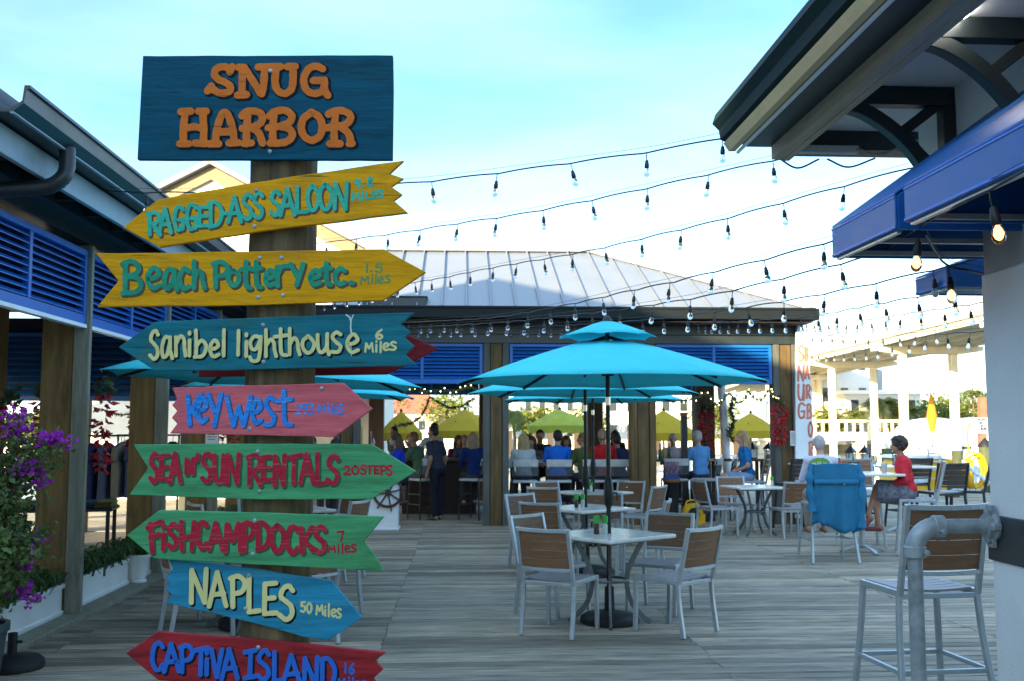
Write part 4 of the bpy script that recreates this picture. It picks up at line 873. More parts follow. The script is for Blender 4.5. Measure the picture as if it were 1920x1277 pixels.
# bar-height group on the right
GS = 'silver bar stools with slatted backs'; GD = 'dark-framed bar stools by the water'
gstool.put((gp(1722, 1098, .72).x, gp(1722, 1098, .72).y, .004), R(5), 'silver bar stool with brown slatted back alone in the right foreground', GS)
gstool.put((4.66, 12.75, .004), R(-2), 'silver bar stool with a blue jacket hung over its back', GS)
gstool.put((6.12, 13.35, .004), R(68), 'silver bar stool holding the woman in the red jacket', GS)
gstool.put((5.75, 14.4, .004), R(168), 'silver bar stool facing the viewer behind the pedestal bar table', GS)
for x, y, a, l in ((6.95, 14.4, R(8), 'right behind the woman in red, back to the viewer'), (7.5, 14.7, R(62), 'at the far right beside the white rope'), (5.6, 16.7, R(10), 'behind the seated man, left of the lanterns'), (6.55, 16.6, R(-5), 'between the seated man and the woman in red'), (6.3, 17.8, R(185), 'facing the viewer at the far water table'), (7.6, 16.9, R(15), 'at the far water table, by the yellow boat')):
    dstool.put((x, y, .004), a, 'dark-framed bar stool ' + l, GD)
def pedestal(loc, label, r=.44, top=M_top, h=1.06):
    t = thing('bar_table', label, 'table', loc)
    b = MB(); b.box((0, 0, h - .017), (2 * r, 2 * r, .034)); b.build('tabletop', top, t, bevel=.012, seg=2)
    b = MB(); b.tube([(0, 0, .05), (0, 0, h - .03)], .038, 16); b.build('column', M_alu, t, smooth=True, auto=60)
    for k in range(4):
        g = math.pi / 4 * 0 + .2 + k * math.pi / 2; c, s = math.cos(g), math.sin(g)
        b = MB(); C = catmull([V((.02 * c, .02 * s, .085)), V((.15 * c, .15 * s, .07)), V((.28 * c, .28 * s, .03)), V((.33 * c, .33 * s, .008))], 4)
        for i in range(len(C) - 1): b.bar(C[i], C[i + 1], .06, .022)
        b.build('foot', M_alu, t, bevel=.004)
    return t
pedestal((5.45, 13.6, .004), 'silver pedestal bar table between the seated man and the woman in red')
pedestal((6.2, 17.2, .004), 'pedestal bar table by the water behind the man in the pale shirt')
pedestal((7.2, 16.2, .004), 'pedestal bar table by the water behind the woman in red')
# things on the bar table
TX, TY, TZ = 5.45, 13.6, 1.064
nd = thing('napkin_holder', 'black napkin dispenser on the pedestal bar table', 'napkin holder', (TX - .13, TY - .12, TZ))
b = MB(); b.box((0, 0, .075), (.12, .09, .15)); b.build('case', M_blkm, nd, bevel=.012, seg=2)
b = MB(); b.box((0, -.047, .075), (.075, .006, .10)); b.build('napkins', M_white, nd)
wg = thing('wine_glass', 'stemmed wine glass of pale drink on the pedestal bar table', 'glass', (TX + .16, TY - .1, TZ))
b = MB(); b.lathe([(.035, 0), (.034, .004), (.006, .01), (.005, .09), (.02, .11), (.042, .15), (.044, .18), (.036, .23), (.034, .23), (.040, .18), (.038, .155), (.018, .115)], (0, 0, 0), 16); b.build('bowl', glassmat('wine_glass_glass', (.95, .97, .97)), wg, smooth=True)
b = MB(); b.lathe([(.012, .113), (.036, .155), (.037, .172), (.001, .172)], (0, 0, 0), 14); b.build('drink', mat('pale_drink', (.75, .70, .5), .2, bump=0), wg, smooth=True)
tm = thing('tumbler', 'clear plastic cup of ice on the pedestal bar table', 'cup', (TX + .27, TY - .15, TZ))
b = MB(); b.lathe([(.032, 0), (.042, .13), (.039, .13), (.030, .005)], (0, 0, 0), 16); b.build('cup', mat('frosted_plastic', (.7, .75, .75), .3, bump=0, trans=.5), tm, smooth=True)
b = MB(); b.lathe([(.03, .01), (.038, .10), (.001, .10)], (0, 0, 0), 14); b.build('ice', mat('ice_water', (.6, .66, .68), .3), tm)
for dx, dy, nm, cl, l in ((-.30, -.02, 'sauce_bottle', (.05, .40, .03), 'lime green sauce bottle on the pedestal bar table'), (-.33, -.14, 'sauce_bottle', (.40, .015, .02), 'red sauce bottle on the pedestal bar table'), (-.05, .1, 'beer_bottle', (.02, .16, .03), 'green beer bottle on the pedestal bar table')):
    t = thing(nm, l, 'bottle', (TX + dx, TY + dy, TZ)); b = MB(); b.lathe([(.028, 0), (.03, .01), (.03, .12), (.013, .16), (.012, .20)], (0, 0, 0), 12); b.build('body', mat('bottle_%s_%d' % (nm, int(cl[0] * 100)), cl, .2, bump=0), t, smooth=True, auto=50)
    b = MB(); b.lathe([(.014, .20), (.014, .225), (.005, .235)], (0, 0, 0), 10); b.build('cap', M_white if nm == 'sauce_bottle' else M_gcap, t, smooth=True)
# galvanised pipe rail in the foreground
pr_ = thing('pipe_railing', 'thick galvanised pipe rail bolted to the white column', 'railing', (1.86, 4.2, 0), world=True)
X0, YR, ZR, rp_ = 1.905, 4.2, 1.245, .031
b = MB(); b.tube([(X0, YR, -.05), (X0, YR, ZR - .10)], rp_, 20); b.build('upright', M_galv, pr_, smooth=True, auto=60)
b = MB(); b.tube([(X0 + .10, YR, ZR), (2.25, YR, ZR)], rp_, 20); b.build('rail', M_galv, pr_, smooth=True, auto=60)
b = MB(); C = [V((X0 + .10 - .10 * math.cos(a), YR, ZR - .10 + .10 * math.sin(a))) for a in [i * math.pi / 2 / 10 for i in range(11)]]
b.tube(C, .039, 20); b.lathe([(.040, -.025), (.046, -.02), (.046, .02), (.040, .025)], (X0, YR, ZR - .105), 20); b.lathe([(.040, -.025), (.046, -.02), (.046, .02), (.040, .025)], (X0 + .105, YR, ZR), 20, (1, 0, 0))
for p, ax_ in (((X0 + .03, YR - .038, ZR - .105), (0, -1, 0)), ((X0 + .105, YR - .038, ZR - .018), (0, -1, 0))): b.lathe([(.013, 0), (.013, .018), (.008, .02)], p, 6, ax_)
b.build('elbow_fitting', M_galv, pr_, smooth=True, auto=40)
b = MB(); b.lathe([(.062, 0), (.062, .012), (.05, .02), (.05, .04)], (2.25, YR, ZR), 20, (-1, 0, 0))
for dy, dz in ((0, .055), (0, -.055), (-.055, 0)): b.lathe([(.018, 0), (.018, .03), (.01, .035)], (2.246, YR + dy, ZR + dz), 6, (-1, 0, 0))
b.box((2.238, YR, ZR + .062), (.016, .05, .05)); b.box((2.238, YR, ZR - .062), (.016, .05, .05))
b.build('wall_flange', M_galv, pr_, smooth=True, auto=35)
# ================================================================ string lights
def bulb_meshes():
    s = MB(); s.tube([(0, 0, 0), (.004, 0, -.03), (0, 0, -.062)], .0035, 6); s.lathe([(.008, -.055), (.0125, -.062), (.0135, -.078), (.0165, -.082), (.0165, -.110), (.0135, -.116)], (0, 0, 0), 12)
    g = MB(); g.lathe([(.012, -.110), (.013, -.118), (.020, -.134), (.0225, -.150), (.021, -.164), (.014, -.176), (.003, -.181)], (0, 0, 0), 14)
    f = MB(); f.tube([(-.004, 0, -.118), (-.005, 0, -.15), (0, 0, -.162), (.005, 0, -.15), (.004, 0, -.118)], .0012, 4)
    so_ = s.build('socket', M_cable, None, smooth=True, auto=50); go = g.build('bulb', M_bulb, None, smooth=True, auto=60); fo = f.build('filament', mat('filament_wire', (.5, .38, .2), .4, metal=.6, bump=0), None)
    ms = (go.data, so_.data, fo.data)
    gl = g.build('bulb', M_lit, None); 
    lm = gl.data
    fl = MB(); fl.lathe([(.013, -.112), (.015, -.122), (.024, -.142), (.027, -.160), (.025, -.176), (.016, -.190), (.003, -.196)], (0, 0, 0), 14)
    for o in (so_, go, fo, gl): bpy.data.objects.remove(o)
    return ms, lm
(BULB, SOCK, FIL), LITB = bulb_meshes()
ff = MB(); ff.lathe([(.003, -.118), (.010, -.130), (.014, -.148), (.010, -.160), (.003, -.166)], (0, 0, 0), 10); fo_ = ff.build('filament', M_lit, None); LFIL = fo_.data; bpy.data.objects.remove(fo_)
def string(label, pts, ya, yb, space, off=.3, lit=False, drop=0, sag=.018):
    P = []
    xs = [p[0] for p in pts]
    for i, p in enumerate(pts):
        if len(p) == 3: P.append(atY(p[0], p[1], p[2])); continue
        t = (p[0] - xs[0]) / (xs[-1] - xs[0]); P.append(atY(p[0], p[1], 1 / ((1 - t) / ya + t / yb)))
    C = catmull(P, 14); base = C[0].copy()
    t = thing('string_light', label, 'string lights', base, group='strings of bulbs over the boardwalk', world=True)
    L = [0]
    for i in range(1, len(C)): L.append(L[-1] + (C[i] - C[i - 1]).length)
    Q = []
    for i, c in enumerate(C):                        # small sag between the bulbs
        ph = ((L[i] - off * space) / space) % 1; Q.append(c + V((0, 0, sag * (abs(ph - .5) * 2) ** 2 * .6)) * -1 + V((0, 0, .0)))
    b = MB(); b.tube(Q, .0052, 6)
    b.tube([c + V((0, 0, .028)) for c in C], .0016, 4)
    b.build('cable', M_cable, t)
    d = off * space; k = 0
    while d < L[-1]:
        i = max(j for j in range(len(L)) if L[j] <= d); i = min(i, len(C) - 2); u = (d - L[i]) / max(1e-6, L[i + 1] - L[i]); p = Q[i].lerp(Q[i + 1], u)
        o = bpy.data.objects.new('bulb', BULB); COL.objects.link(o); o.parent = t; o.location = p - base + V((0, 0, -drop)); o.rotation_euler = (rnd.uniform(-.16, .16), rnd.uniform(-.2, .2), rnd.uniform(0, 6)); o.scale = (.88,) * 3 if not lit else (1, 1, 1)
        s = bpy.data.objects.new('socket', SOCK); COL.objects.link(s); s.parent = o
        f = bpy.data.objects.new('filament', LFIL if lit else FIL); COL.objects.link(f); f.parent = o
        d += space * rnd.uniform(.94, 1.06); k += 1
    return t
string('highest string of clear bulbs, from right gutter corner to left gutter', [(1388, 250), (1237, 280), (1077, 303), (925, 324), (790, 340), (620, 352), (400, 359), (225, 359), (178, 350)], 6.05, 8.15, .50, .22)
string('second string of clear bulbs from the top, crossing behind the yellow boards', [(1612, 265), (1478, 293), (1327, 326), (1198, 355), (1075, 381), (966, 402), (866, 417), (773, 432), (690, 444), (600, 455), (480, 466), (400, 470)], 6.0, 12.1, .52, 1.15)
string('third string of clear bulbs from the top, crossing the ridge of the pale roof', [(1735, 306), (1583, 347), (1453, 383), (1336, 415), (1231, 440), (1134, 463), (1049, 480), (965, 494), (889, 508), (832, 520), (766, 531), (690, 548), (600, 566)], 5.75, 16.7, .56, 1.1)
string('string of bulbs from the far awning corner across the middle of the roof', [(1640, 430), (1555, 452), (1446, 482), (1340, 508), (1264, 527), (1178, 545), (1105, 562), (1036, 576), (972, 588), (900, 597), (765, 604), (700, 607)], 5.5, 16.7, .57, .75)
string('string of bulbs crossing the lower right slope of the pale roof', [(1700, 460), (1568, 495), (1470, 520), (1388, 540), (1313, 556), (1247, 567), (1180, 577), (1118, 585), (1050, 592), (950, 603), (800, 612), (740, 615)], 5.5, 16.7, .58, .95)
string('string of bulbs just above the right end of the pale roof', [(1830, 486), (1760, 502), (1667, 524), (1583, 542), (1507, 557), (1437, 569), (1368, 580), (1300, 589), (1230, 597), (1100, 607), (950, 614)], 5.4, 16.7, .60, .6)
string('string of bulbs from the white column to the right corner of the dark eave', [(1846, 537), (1735, 553), (1667, 565), (1604, 577), (1550, 588), (1490, 595), (1420, 600), (1300, 608)], 6.0, 16.7, .62, .7)
string('string of bulbs below it, running level past the top of the surfboard', [(1846, 566), (1766, 578), (1697, 588), (1640, 597), (1583, 603), (1530, 604), (1500, 601)], 7.2, 16.9, .72, .5)
string('string of bulbs in front of the bridge beams, sloping down to the left', [(1847, 621), (1752, 627), (1690, 641), (1620, 655), (1560, 660), (1512, 663)], 9.0, 19.5, .8, .55)
string('level string of bulbs against the white sky just above the bridge deck', [(1846, 600), (1750, 619), (1652, 629), (1590, 630), (1512, 628)], 10.0, 17.0, .62, 2.1)
string('short string of glowing bulbs hanging under the near blue awning', [(1925, 318, 2.85), (1872, 345, 3.1), (1800, 382, 3.4), (1733, 418, 3.86), (1700, 440, 4.2), (1666, 465, 4.6)], 3, 4.6, .77, .42, lit=True, sag=.01)
string('loop of glowing bulbs from the awning corner to the white column', [(1735, 440, 4.0), (1760, 482, 4.3), (1782, 500, 4.4), (1810, 506, 4.4), (1846, 514, 4.25)], 4, 4.4, 9, .055, lit=True, sag=0)

# ================================================================ garlands and red hangings
def garland(label, P, lights=True, r=.05, dens=260):
    C = catmull([V(p) for p in P], 10); t = thing('garland', label, 'garland', C[0], group='leafy garlands on the timber frames', world=True)
    b = MB(); b.tube(C, r * .25, 6); L = 0
    for i in range(len(C) - 1):
        L = (C[i + 1] - C[i]).length
        for k in range(int(dens * L)):
            p = C[i].lerp(C[i + 1], rnd.random()); d = V((rnd.gauss(0, 1), rnd.gauss(0, 1), rnd.gauss(0, 1))); b.leaf(p, d, r * rnd.uniform(.7, 1.4), r * .35)
    b.build('foliage', M_green, t)
    if lights:
        for i in range(0, len(C) - 1, 4): b = MB(); b.ell(C[i] + V((rnd.uniform(-.04, .04), -.05, rnd.uniform(-.05, .05))), .009, 6, 4); b.build('fairy_light', M_fairy, t)
    return t
def ga(pts, Y): return [atY(x, y, Y) for x, y in pts]
garland('lit garland swagged below the right blue louvre', ga([(1262, 752), (1300, 748), (1326, 738), (1338, 756), (1350, 757), (1366, 738), (1382, 755), (1396, 748), (1402, 735), (1415, 747), (1428, 749), (1442, 733), (1452, 745), (1462, 748)], 17.55))
garland('lit garland draped across the header left of the pavilion post', ga([(742, 740), (775, 730), (800, 734), (830, 731), (855, 733), (880, 727), (905, 735)], 17.55))
garland('unlit leafy swag hanging in the opening left of the pavilion post', ga([(752, 796), (775, 792), (795, 772), (806, 746), (822, 755), (845, 764), (870, 760), (892, 744)], 23.7), lights=False, r=.06)
garland('garland wound down the dark pavilion post behind the woman in blue', ga([(1378, 745), (1370, 770), (1376, 790), (1368, 810), (1374, 830)], 20.4), lights=False, r=.09)
garland('thin garland swagged in the veranda opening', ga([(200, 770), (215, 776), (230, 778), (243, 776)], 16.4), lights=False, r=.05)
def ristra(label, p, h, r, n=170):
    p = V(p); t = thing('poinsettia_hanging', label, 'decoration', p, group='red hangings tied to the posts', world=True); b = MB()
    for k in range(n):
        z = -h * rnd.random(); rr = r * (1 - .45 * abs(z / h)) * math.sqrt(rnd.random()); g = rnd.uniform(0, 6.3); q = p + V((rr * math.cos(g), rr * math.sin(g), z)); b.leaf(q, V((math.cos(g), math.sin(g), rnd.uniform(-1.2, .4))), rnd.uniform(.06, .12), .045)
    b.build('petals', M_red, t)
    b = MB()
    for k in range(26): g = rnd.uniform(0, 6.3); b.leaf(p + V((0, 0, rnd.uniform(-.05, .08))), V((math.cos(g), math.sin(g), rnd.uniform(-.3, 1))), .13, .05)
    b.build('leaves', M_green, t)
ristra('red hanging on the right pavilion post beside the surfboard', atY(1461, 755, 17.45), .75, .11)
ristra('red hanging on the far pavilion post left of the white pipe', atY(1324, 768, 20.4), .8, .15)
ristra('red hanging on the nearest brown veranda post, half behind its grey board', (-3.33, 9.72, 2.02), .75, .055, 90)
ristra('red hanging left of the nearest brown veranda post', atY(82, 742, 10.4), .65, .06, 80)
ristra('red hanging on the second brown veranda post', atY(262, 745, 12.0), 1.0, .09)
ristra('red hanging behind the purple flowering shrub', atY(22, 755, 9.6), .8, .09, 110)
ristra('small red bouquet seen between the pink and the green board', atY(425, 815, 15), .3, .2, 60)

# ================================================================ planters and plants on the left
GP = 'white planter boxes of strap leaves along the veranda'
def planter(y0, y1, label):
    t = thing('planter_box', label, 'planter', (-3.72, (y0 + y1) / 2, .03), group=GP, world=True); ORG[t.name] = V((-3.72, (y0 + y1) / 2, .03)); t.location.x += .12
    b = MB(); b.bx(-3.87, -3.575, y0, y1, .03, .285); b.bx(-3.89, -3.555, y0 - .012, y1 + .012, .265, .305); b.bx(-3.885, -3.56, y0 - .008, y1 + .008, .03, .075)
    b.build('box', M_white, t, bevel=.008, seg=2)
    b = MB(); b.bx(-3.86, -3.59, y0 + .03, y1 - .03, .3, .312); b.build('soil', M_under, t)
    b = MB()
    for k in range(int(90 * (y1 - y0)) * 3):
        p = V((-3.72 + rnd.gauss(0, .08), rnd.uniform(y0 + .05, y1 - .05), .29)); g = rnd.uniform(0, 6.3); d = V((math.cos(g) * .7, math.sin(g) * .7, 1)).normalized(); l = rnd.uniform(.16, .34); w = .011
        a = V((-d.y, d.x, 0)).normalized() * w; m1 = p + d * l * .55; m2 = m1 + V((d.x, d.y, d.z * .15)) * l * .35; m3 = m2 + V((d.x, d.y, -1.1)) * l * .28
        b.add([p - a, p + a, m1 + a, m1 - a, m2 + a * .8, m2 - a * .8, m3], [(0, 1, 2, 3), (3, 2, 4, 5), (5, 4, 6)])
    b.build('strap_leaf_plant', M_grass, t)
planter(7.55, 9.22, 'white planter box nearest the viewer, left of the grey post board')
planter(9.58, 11.0, 'white planter box just beyond the grey post board')
planter(11.12, 12.6, 'white planter box farthest along the veranda, nearest the signpost')
planter(14.5, 16.6, 'white planter box at the far end of the veranda, hidden behind the boards')
ur = thing('white_urn', 'small fluted white pot standing between two white planter boxes', 'pot', (-3.35, 11.05, .046)); b = MB()
b.lathe([(.07, 0), (.075, .02), (.06, .03), (.075, .12), (.10, .25), (.115, .27), (.115, .29), (.09, .29), (.08, .2)], (0, 0, 0), 18); b.build('pot', M_white, ur, smooth=True, auto=40)
b = MB()
for k in range(120):
    g = rnd.uniform(0, 6.3); d = V((math.cos(g) * .8, math.sin(g) * .8, 1)); b.leaf((rnd.gauss(0, .03), rnd.gauss(0, .03), .27), d, rnd.uniform(.14, .28), .02, .25)
b.build('plant', M_grass, ur)

bp = V((-3.05, 6.75, 0)); bo = thing('bougainvillea', 'leggy shrub with purple flowers in a dark pot at the left edge', 'plant', bp, world=True)
b = MB(); b.lathe([(.12, 0), (.13, .02), (.175, .36), (.19, .37), (.19, .42), (.165, .42), (.155, .36)], bp, 24); b.build('pot', mat('charcoal_pot', (.03, .045, .055), .5, bump=.1), bo, smooth=True, auto=40)
b = MB(); b.lathe([(.15, .38), (.01, .40)], bp, 16); b.build('soil', M_under, bo)
st, lf = MB(), MB(); BR = []
def newbr(): q_ = MB(); BR.append(q_); return q_
rb = random.Random(5)
for k in range(46):
    g = rb.uniform(0, 6.3); sp = rb.uniform(.06, .40); h = rb.uniform(.35, 1.25)
    tip = bp + V((sp * math.cos(g) * .95, sp * math.sin(g), .42 + h)); mid = bp + V((sp * .35 * math.cos(g), sp * .35 * math.sin(g), .42 + h * .6))
    C = catmull([bp + V((rb.gauss(0, .03), rb.gauss(0, .03), .36)), mid, tip, tip + V((math.cos(g) * .12, math.sin(g) * .12, rb.uniform(-.15, .05)))], 7)
    st.tube(C, [.008 * (1 - .8 * i / len(C)) for i in range(len(C))], 5)
    for i in range(3, len(C)):
        for q in range(rb.randint(4, 10)):
            p = C[i] + V((rb.gauss(0, .055), rb.gauss(0, .055), rb.gauss(0, .05))); lf.leaf(p, V((rb.gauss(0, 1), rb.gauss(0, 1), rb.gauss(-.2, .8))), rb.uniform(.035, .065), rb.uniform(.022, .04), .15)
    if rb.random() < .1:
        br = newbr()
        for q in range(rb.randint(14, 40)):
            p = C[-1] + V((rb.gauss(0, .045), rb.gauss(0, .045), rb.gauss(.01, .032))); br.leaf(p, V((rb.gauss(0, 1), rb.gauss(0, 1), rb.gauss(.2, .8))), rb.uniform(.03, .05), rb.uniform(.025, .04), .3)
for px_, py_, n_ in ((100, 822, 60), (92, 822, 30), (30, 805, 60), (28, 778, 40), (60, 880, 40), (72, 900, 45), (5, 925, 20), (65, 1008, 22), (40, 1105, 40), (60, 1125, 26), (25, 1060, 22), (8, 990, 14), (122, 826, 10), (52, 1060, 16)):
    c = atY(px_, py_, 6.75)
    C = catmull([bp + V((0, 0, .5)), bp + V(((c - bp).x * .5, (c - bp).y * .5, ((c - bp).z + .5) * .62)), c], 6); st.tube(C, .004, 5)
    br = newbr()
    for q in range(n_): br.leaf(c + V((rb.gauss(0, .035), rb.gauss(0, .04), rb.gauss(0, .022))), V((rb.gauss(0, 1), rb.gauss(0, 1), rb.gauss(.2, .8))), rb.uniform(.03, .05), rb.uniform(.025, .04), .3)
    for q in range(24): lf.leaf(C[-3] + V((rb.gauss(0, .06), rb.gauss(0, .06), rb.gauss(0, .05))), V((rb.gauss(0, 1), rb.gauss(0, 1), rb.gauss(0, 1))), .05, .03)
st.build('stems', M_trunk, bo); lf.build('leaves', M_leaf, bo); [q_.build('flower_cluster', M_purp, bo) for q_ in BR]
ub = thing('umbrella_base', 'empty round black umbrella base on the boards at the left', 'umbrella stand', (-3.08, 7.35, .004)); b = MB()
b.lathe([(.21, 0), (.215, .02), (.21, .05), (.18, .075), (.06, .09), (.03, .10)], (0, 0, 0), 28); b.build('disc', M_black, ub, smooth=True, auto=40)
b = MB(); b.lathe([(.032, .09), (.032, .24), (.024, .24), (.024, .1)], (0, 0, 0), 16); b.tube([(.03, 0, .18), (.065, 0, .18)], .01, 8); b.build('socket_tube', M_black, ub, smooth=True, auto=40)

# ================================================================ clothes racks inside the veranda
def garment(t, x, y, z, ln, wd, col, rz):
    b = MB(); n = 8; vs = []; c, s = math.cos(rz), math.sin(rz)
    prof = [(0.06, 0), (.5, -.07), (.56, -.22), (.44, -.24), (.42, -.5 * ln), (.46, -ln)]
    for sgn in (1, -1):
        for w_, dz in prof:
            u = sgn * w_ * wd; th = .03 + .02 * rnd.random()
            for d in (-th, th): vs.append((x + u * c - d * s, y + u * s + d * c, z + dz))
    m = len(prof); fs = []
    I = lambda sg, i, d: (sg * m + i) * 2 + d
    for i in range(m - 1):
        for d in (0, 1): fs.append((I(0, i, d), I(0, i + 1, d), I(1, i + 1, d), I(1, i, d)))
        for sg in (0, 1): fs.append((I(sg, i, 0), I(sg, i + 1, 0), I(sg, i + 1, 1), I(sg, i, 1)))
    b.add(vs, fs); b.build('garment', mat('cloth_%d_%d_%d' % tuple(int(q * 100) for q in col), col, .85, bump=.3, bscale=40), t, bevel=.01)
    b = MB(); b.tube([(x, y, z), (x, y, z + .06), (x + .02, y, z + .09)], .004, 5); b.build('hanger', M_blkm, t)
for (x, y, lb, cols) in ((-4.45, 13.2, 'clothes rack with a magenta shirt among navy ones, inside the veranda', [(.30, .01, .08), (.03, .04, .12), (.10, .12, .2), (.25, .22, .18), (.05, .09, .2)]), (-4.3, 14.4, 'clothes rack of navy tops nearer the second brown post, inside the veranda', [(.02, .03, .08), (.03, .06, .16), (.012, .015, .03), (.16, .15, .14), (.02, .025, .05)])):
    t = thing('clothes_rack', lb, 'clothes rack', (x, y, .02), R(12), group='clothes racks in the veranda shop'); b = MB()
    for s in (-.4, .4): b.bar((s, -.2, .02), (s, .2, .02), .025); b.bar((s, 0, .02), (s, 0, 1.55), .025)
    b.bar((-.42, 0, 1.55), (.42, 0, 1.55), .025); b.build('rack_frame', M_blkm, t)
    for i, c_ in enumerate(cols): garment(t, -.32 + i * .16, 0, 1.46, rnd.uniform(.62, .8), .42, c_, R(72))

dt = thing('display_table', 'low dark display table with folded shirts inside the veranda', 'table', (-4.6, 12.3, .02), R(10)); b = MB(); b.box((0, 0, .70), (1.1, .6, .04)); b.build('tabletop', M_alud, dt, bevel=.005)
for sx in (-.5, .5):
    for sy in (-.25, .25): b = MB(); b.bar((sx, sy, 0), (sx, sy, .69), .04); b.build('leg', M_alud, dt)
for i, c_ in enumerate(((.30, .03, .08), (.03, .08, .22), (.35, .33, .28), (.02, .10, .12), (.25, .20, .05))):
    for j in range(2):
        b = MB()
        for k in range(3): b.box((-.44 + i * .22 + rnd.uniform(-.01, .01), -.14 + j * .27, .732 + k * .022), (.19, .23, .02))
        tag(b.build('folded_shirts', mat('folded_%d_%d' % (i, j), tuple(q * (1 if j else .6) for q in c_), .9, bump=.3), dt, bevel=.006))
for x, y, a, l in ((-5.0, 9.6, R(70), 'in the veranda behind the flowering shrub'), (-5.9, 9.9, R(-60), 'deep in the veranda left of the brown post'), (-5.3, 10.9, R(175), 'facing the viewer inside the veranda')): dstool.put((x, y, .02), a, 'dark-framed bar stool ' + l, GD)
pedestal((-5.45, 10.2, .02), 'pedestal bar table inside the veranda behind the flowering shrub', top=M_alud)
# ================================================================ props round the pavilion
hs = thing('host_stand', 'white panelled host stand with a ship wheel on its front', 'host stand', (-1.27, 17.1, 0)); b = MB()
b.box((0, 0, .50), (.56, .45, .92)); b.box((0, 0, .02), (.60, .49, .04)); b.box((0, 0, .98), (.62, .5, .04)); b.build('cabinet', M_white, hs, bevel=.008, seg=2)
b = MB(); C = [V((.12 + .23 * math.cos(a), -.25, .62 + .23 * math.sin(a))) for a in [i * math.pi / 14 for i in range(28)]]; b.tube(C, .022, 8, closed=True)
for k in range(8): a = k * math.pi / 4 + .2; b.tube([(.12, -.25, .62), (.12 + .31 * math.cos(a), -.25, .62 + .31 * math.sin(a))], .013, 8)
b.lathe([(.05, -.02), (.05, .02)], (.12, -.25, .62), 14, (0, -1, 0)); b.build('ship_wheel', mat('dark_wheel_wood', (.06, .03, .02), .5), hs, smooth=True, auto=50)
fl = thing('small_flag', 'small striped flag on a stick beside the host stand', 'flag', (-1.42, 17.1, 1.0)); b = MB(); b.tube([(0, 0, 0), (-.04, 0, .62)], .006, 6); b.build('stick', M_gold, fl)
b = MB(); b.cur = 0
for k in range(7):
    z0, z1 = .34 + k * .04, .38 + k * .04; b.cur = k % 2
    b.add([(-.03, -.002, z0), (.03, -.02, z0 - .14), (.03, -.02, z1 - .14), (-.03, -.002, z1)], [(0, 1, 2, 3)])
b.cur = 2; b.add([(-.031, -.006, .47), (.0, -.016, .40), (.0, -.016, .53), (-.031, -.006, .62)], [(0, 1, 2, 3)])
o = b.build('flag_cloth', [mat('flag_red', (.4, .02, .03), .8), mat('flag_white', (.7, .7, .7), .8), mat('flag_blue', (.02, .03, .2), .8)], fl)
ps = thing('yellow_notice', 'pale yellow notice board standing behind the host stand', 'sign', (-1.85, 18.2, 0)); b = MB(); b.box((0, 0, 1.52), (.3, .02, .38)); b.build('panel', mat('pale_yellow_paper', (.62, .55, .16), .7), ps)
b = MB(); b.bar((0, .02, 0), (0, .02, 1.5), .04); b.box((0, 0, .02), (.3, .3, .03)); b.build('stand', M_blkm, ps)
b = MB()
for k, w_ in enumerate((.2, .16, .22)): b.box((0, -.0115, 1.60 - k * .07), (w_, .002, .018))
b.build('print', M_blkm, ps)
wn = thing('white_notice', 'white notice pinned on the veranda post between the pink and green boards', 'notice', atY(397, 818, 14.3), world=True); c = atY(397, 818, 14.25); b = MB(); b.box(c, (.17, .006, .22)); b.build('sheet', M_white, wn)
b = MB()
for k in range(4): b.box(c + V((0, -.0045, .06 - k * .035)), (.12 - .02 * (k % 2), .002, .008))
b.build('print', M_blkm, wn)
bd = thing('menu_bollard', 'squat black bollard with wooden rims holding a rack of menus', 'stand', (3.83, 18.2, 0)); b = MB(); b.lathe([(.125, .05), (.12, .06), (.12, .7), (.125, .71)], (0, 0, 0), 18); b.build('drum', M_black, bd, smooth=True, auto=40)
for z in (0.0, .70): b = MB(); b.lathe([(.15, z), (.16, z + .015), (.16, z + .045), (.15, z + .06)], (0, 0, 0), 18); b.build('wood_rim', mat('orange_brown_wood', (.22, .09, .03), .6, stretch=(6, 6, 1)), bd, smooth=True, auto=40)
b = MB()
for k in range(5): b.box((-.1 + k * .05, .02 * (k % 2), .92), (.042, .03, .30), Euler((.1, .15 * (k - 2) * .4, 0)).to_matrix())
b.build('menus', mat('printed_menus', (.22, .12, .16), .6, var=.9, scale=18), bd)
b = MB(); b.box((0, -.04, .80), (.26, .02, .10)); b.build('rack', mat('rack_blue', (.03, .06, .2), .5), bd)
bp_ = thing('speaker_pole', 'tall square black post standing on the pavilion floor', 'post', (4.16, 18.6, 0)); b = MB(); b.bx(-.055, .055, -.055, .055, 0, 1.9); b.build('post', M_blkm, bp_, bevel=.006); b = MB(); b.bx(-.06, .06, -.06, .06, 1.90, 1.96); b.bx(-.16, .16, -.16, .16, 0, .02); b.build('cap', MATS['orange_brown_wood'], bp_)
sk = thing('speaker_cabinet', 'black box loudspeaker on the floor behind the yellow blower', 'speaker', (4.42, 18.3, 0)); b = MB(); b.box((0, 0, .26), (.36, .32, .5)); b.build('cabinet', M_black, sk, bevel=.015, seg=2); b = MB(); b.lathe([(.12, 0), (.11, .012), (.03, -.01)], (0, -.163, .25), 18, (0, -1, 0)); b.build('cone', M_blkm, sk)
fn = thing('air_blower', 'round yellow floor blower at the edge of the pavilion floor', 'blower', (4.10, 17.75, 0)); b = MB(); M_by = mat('yellow_plastic', (.62, .36, .01), .4, bump=.05)
C = []
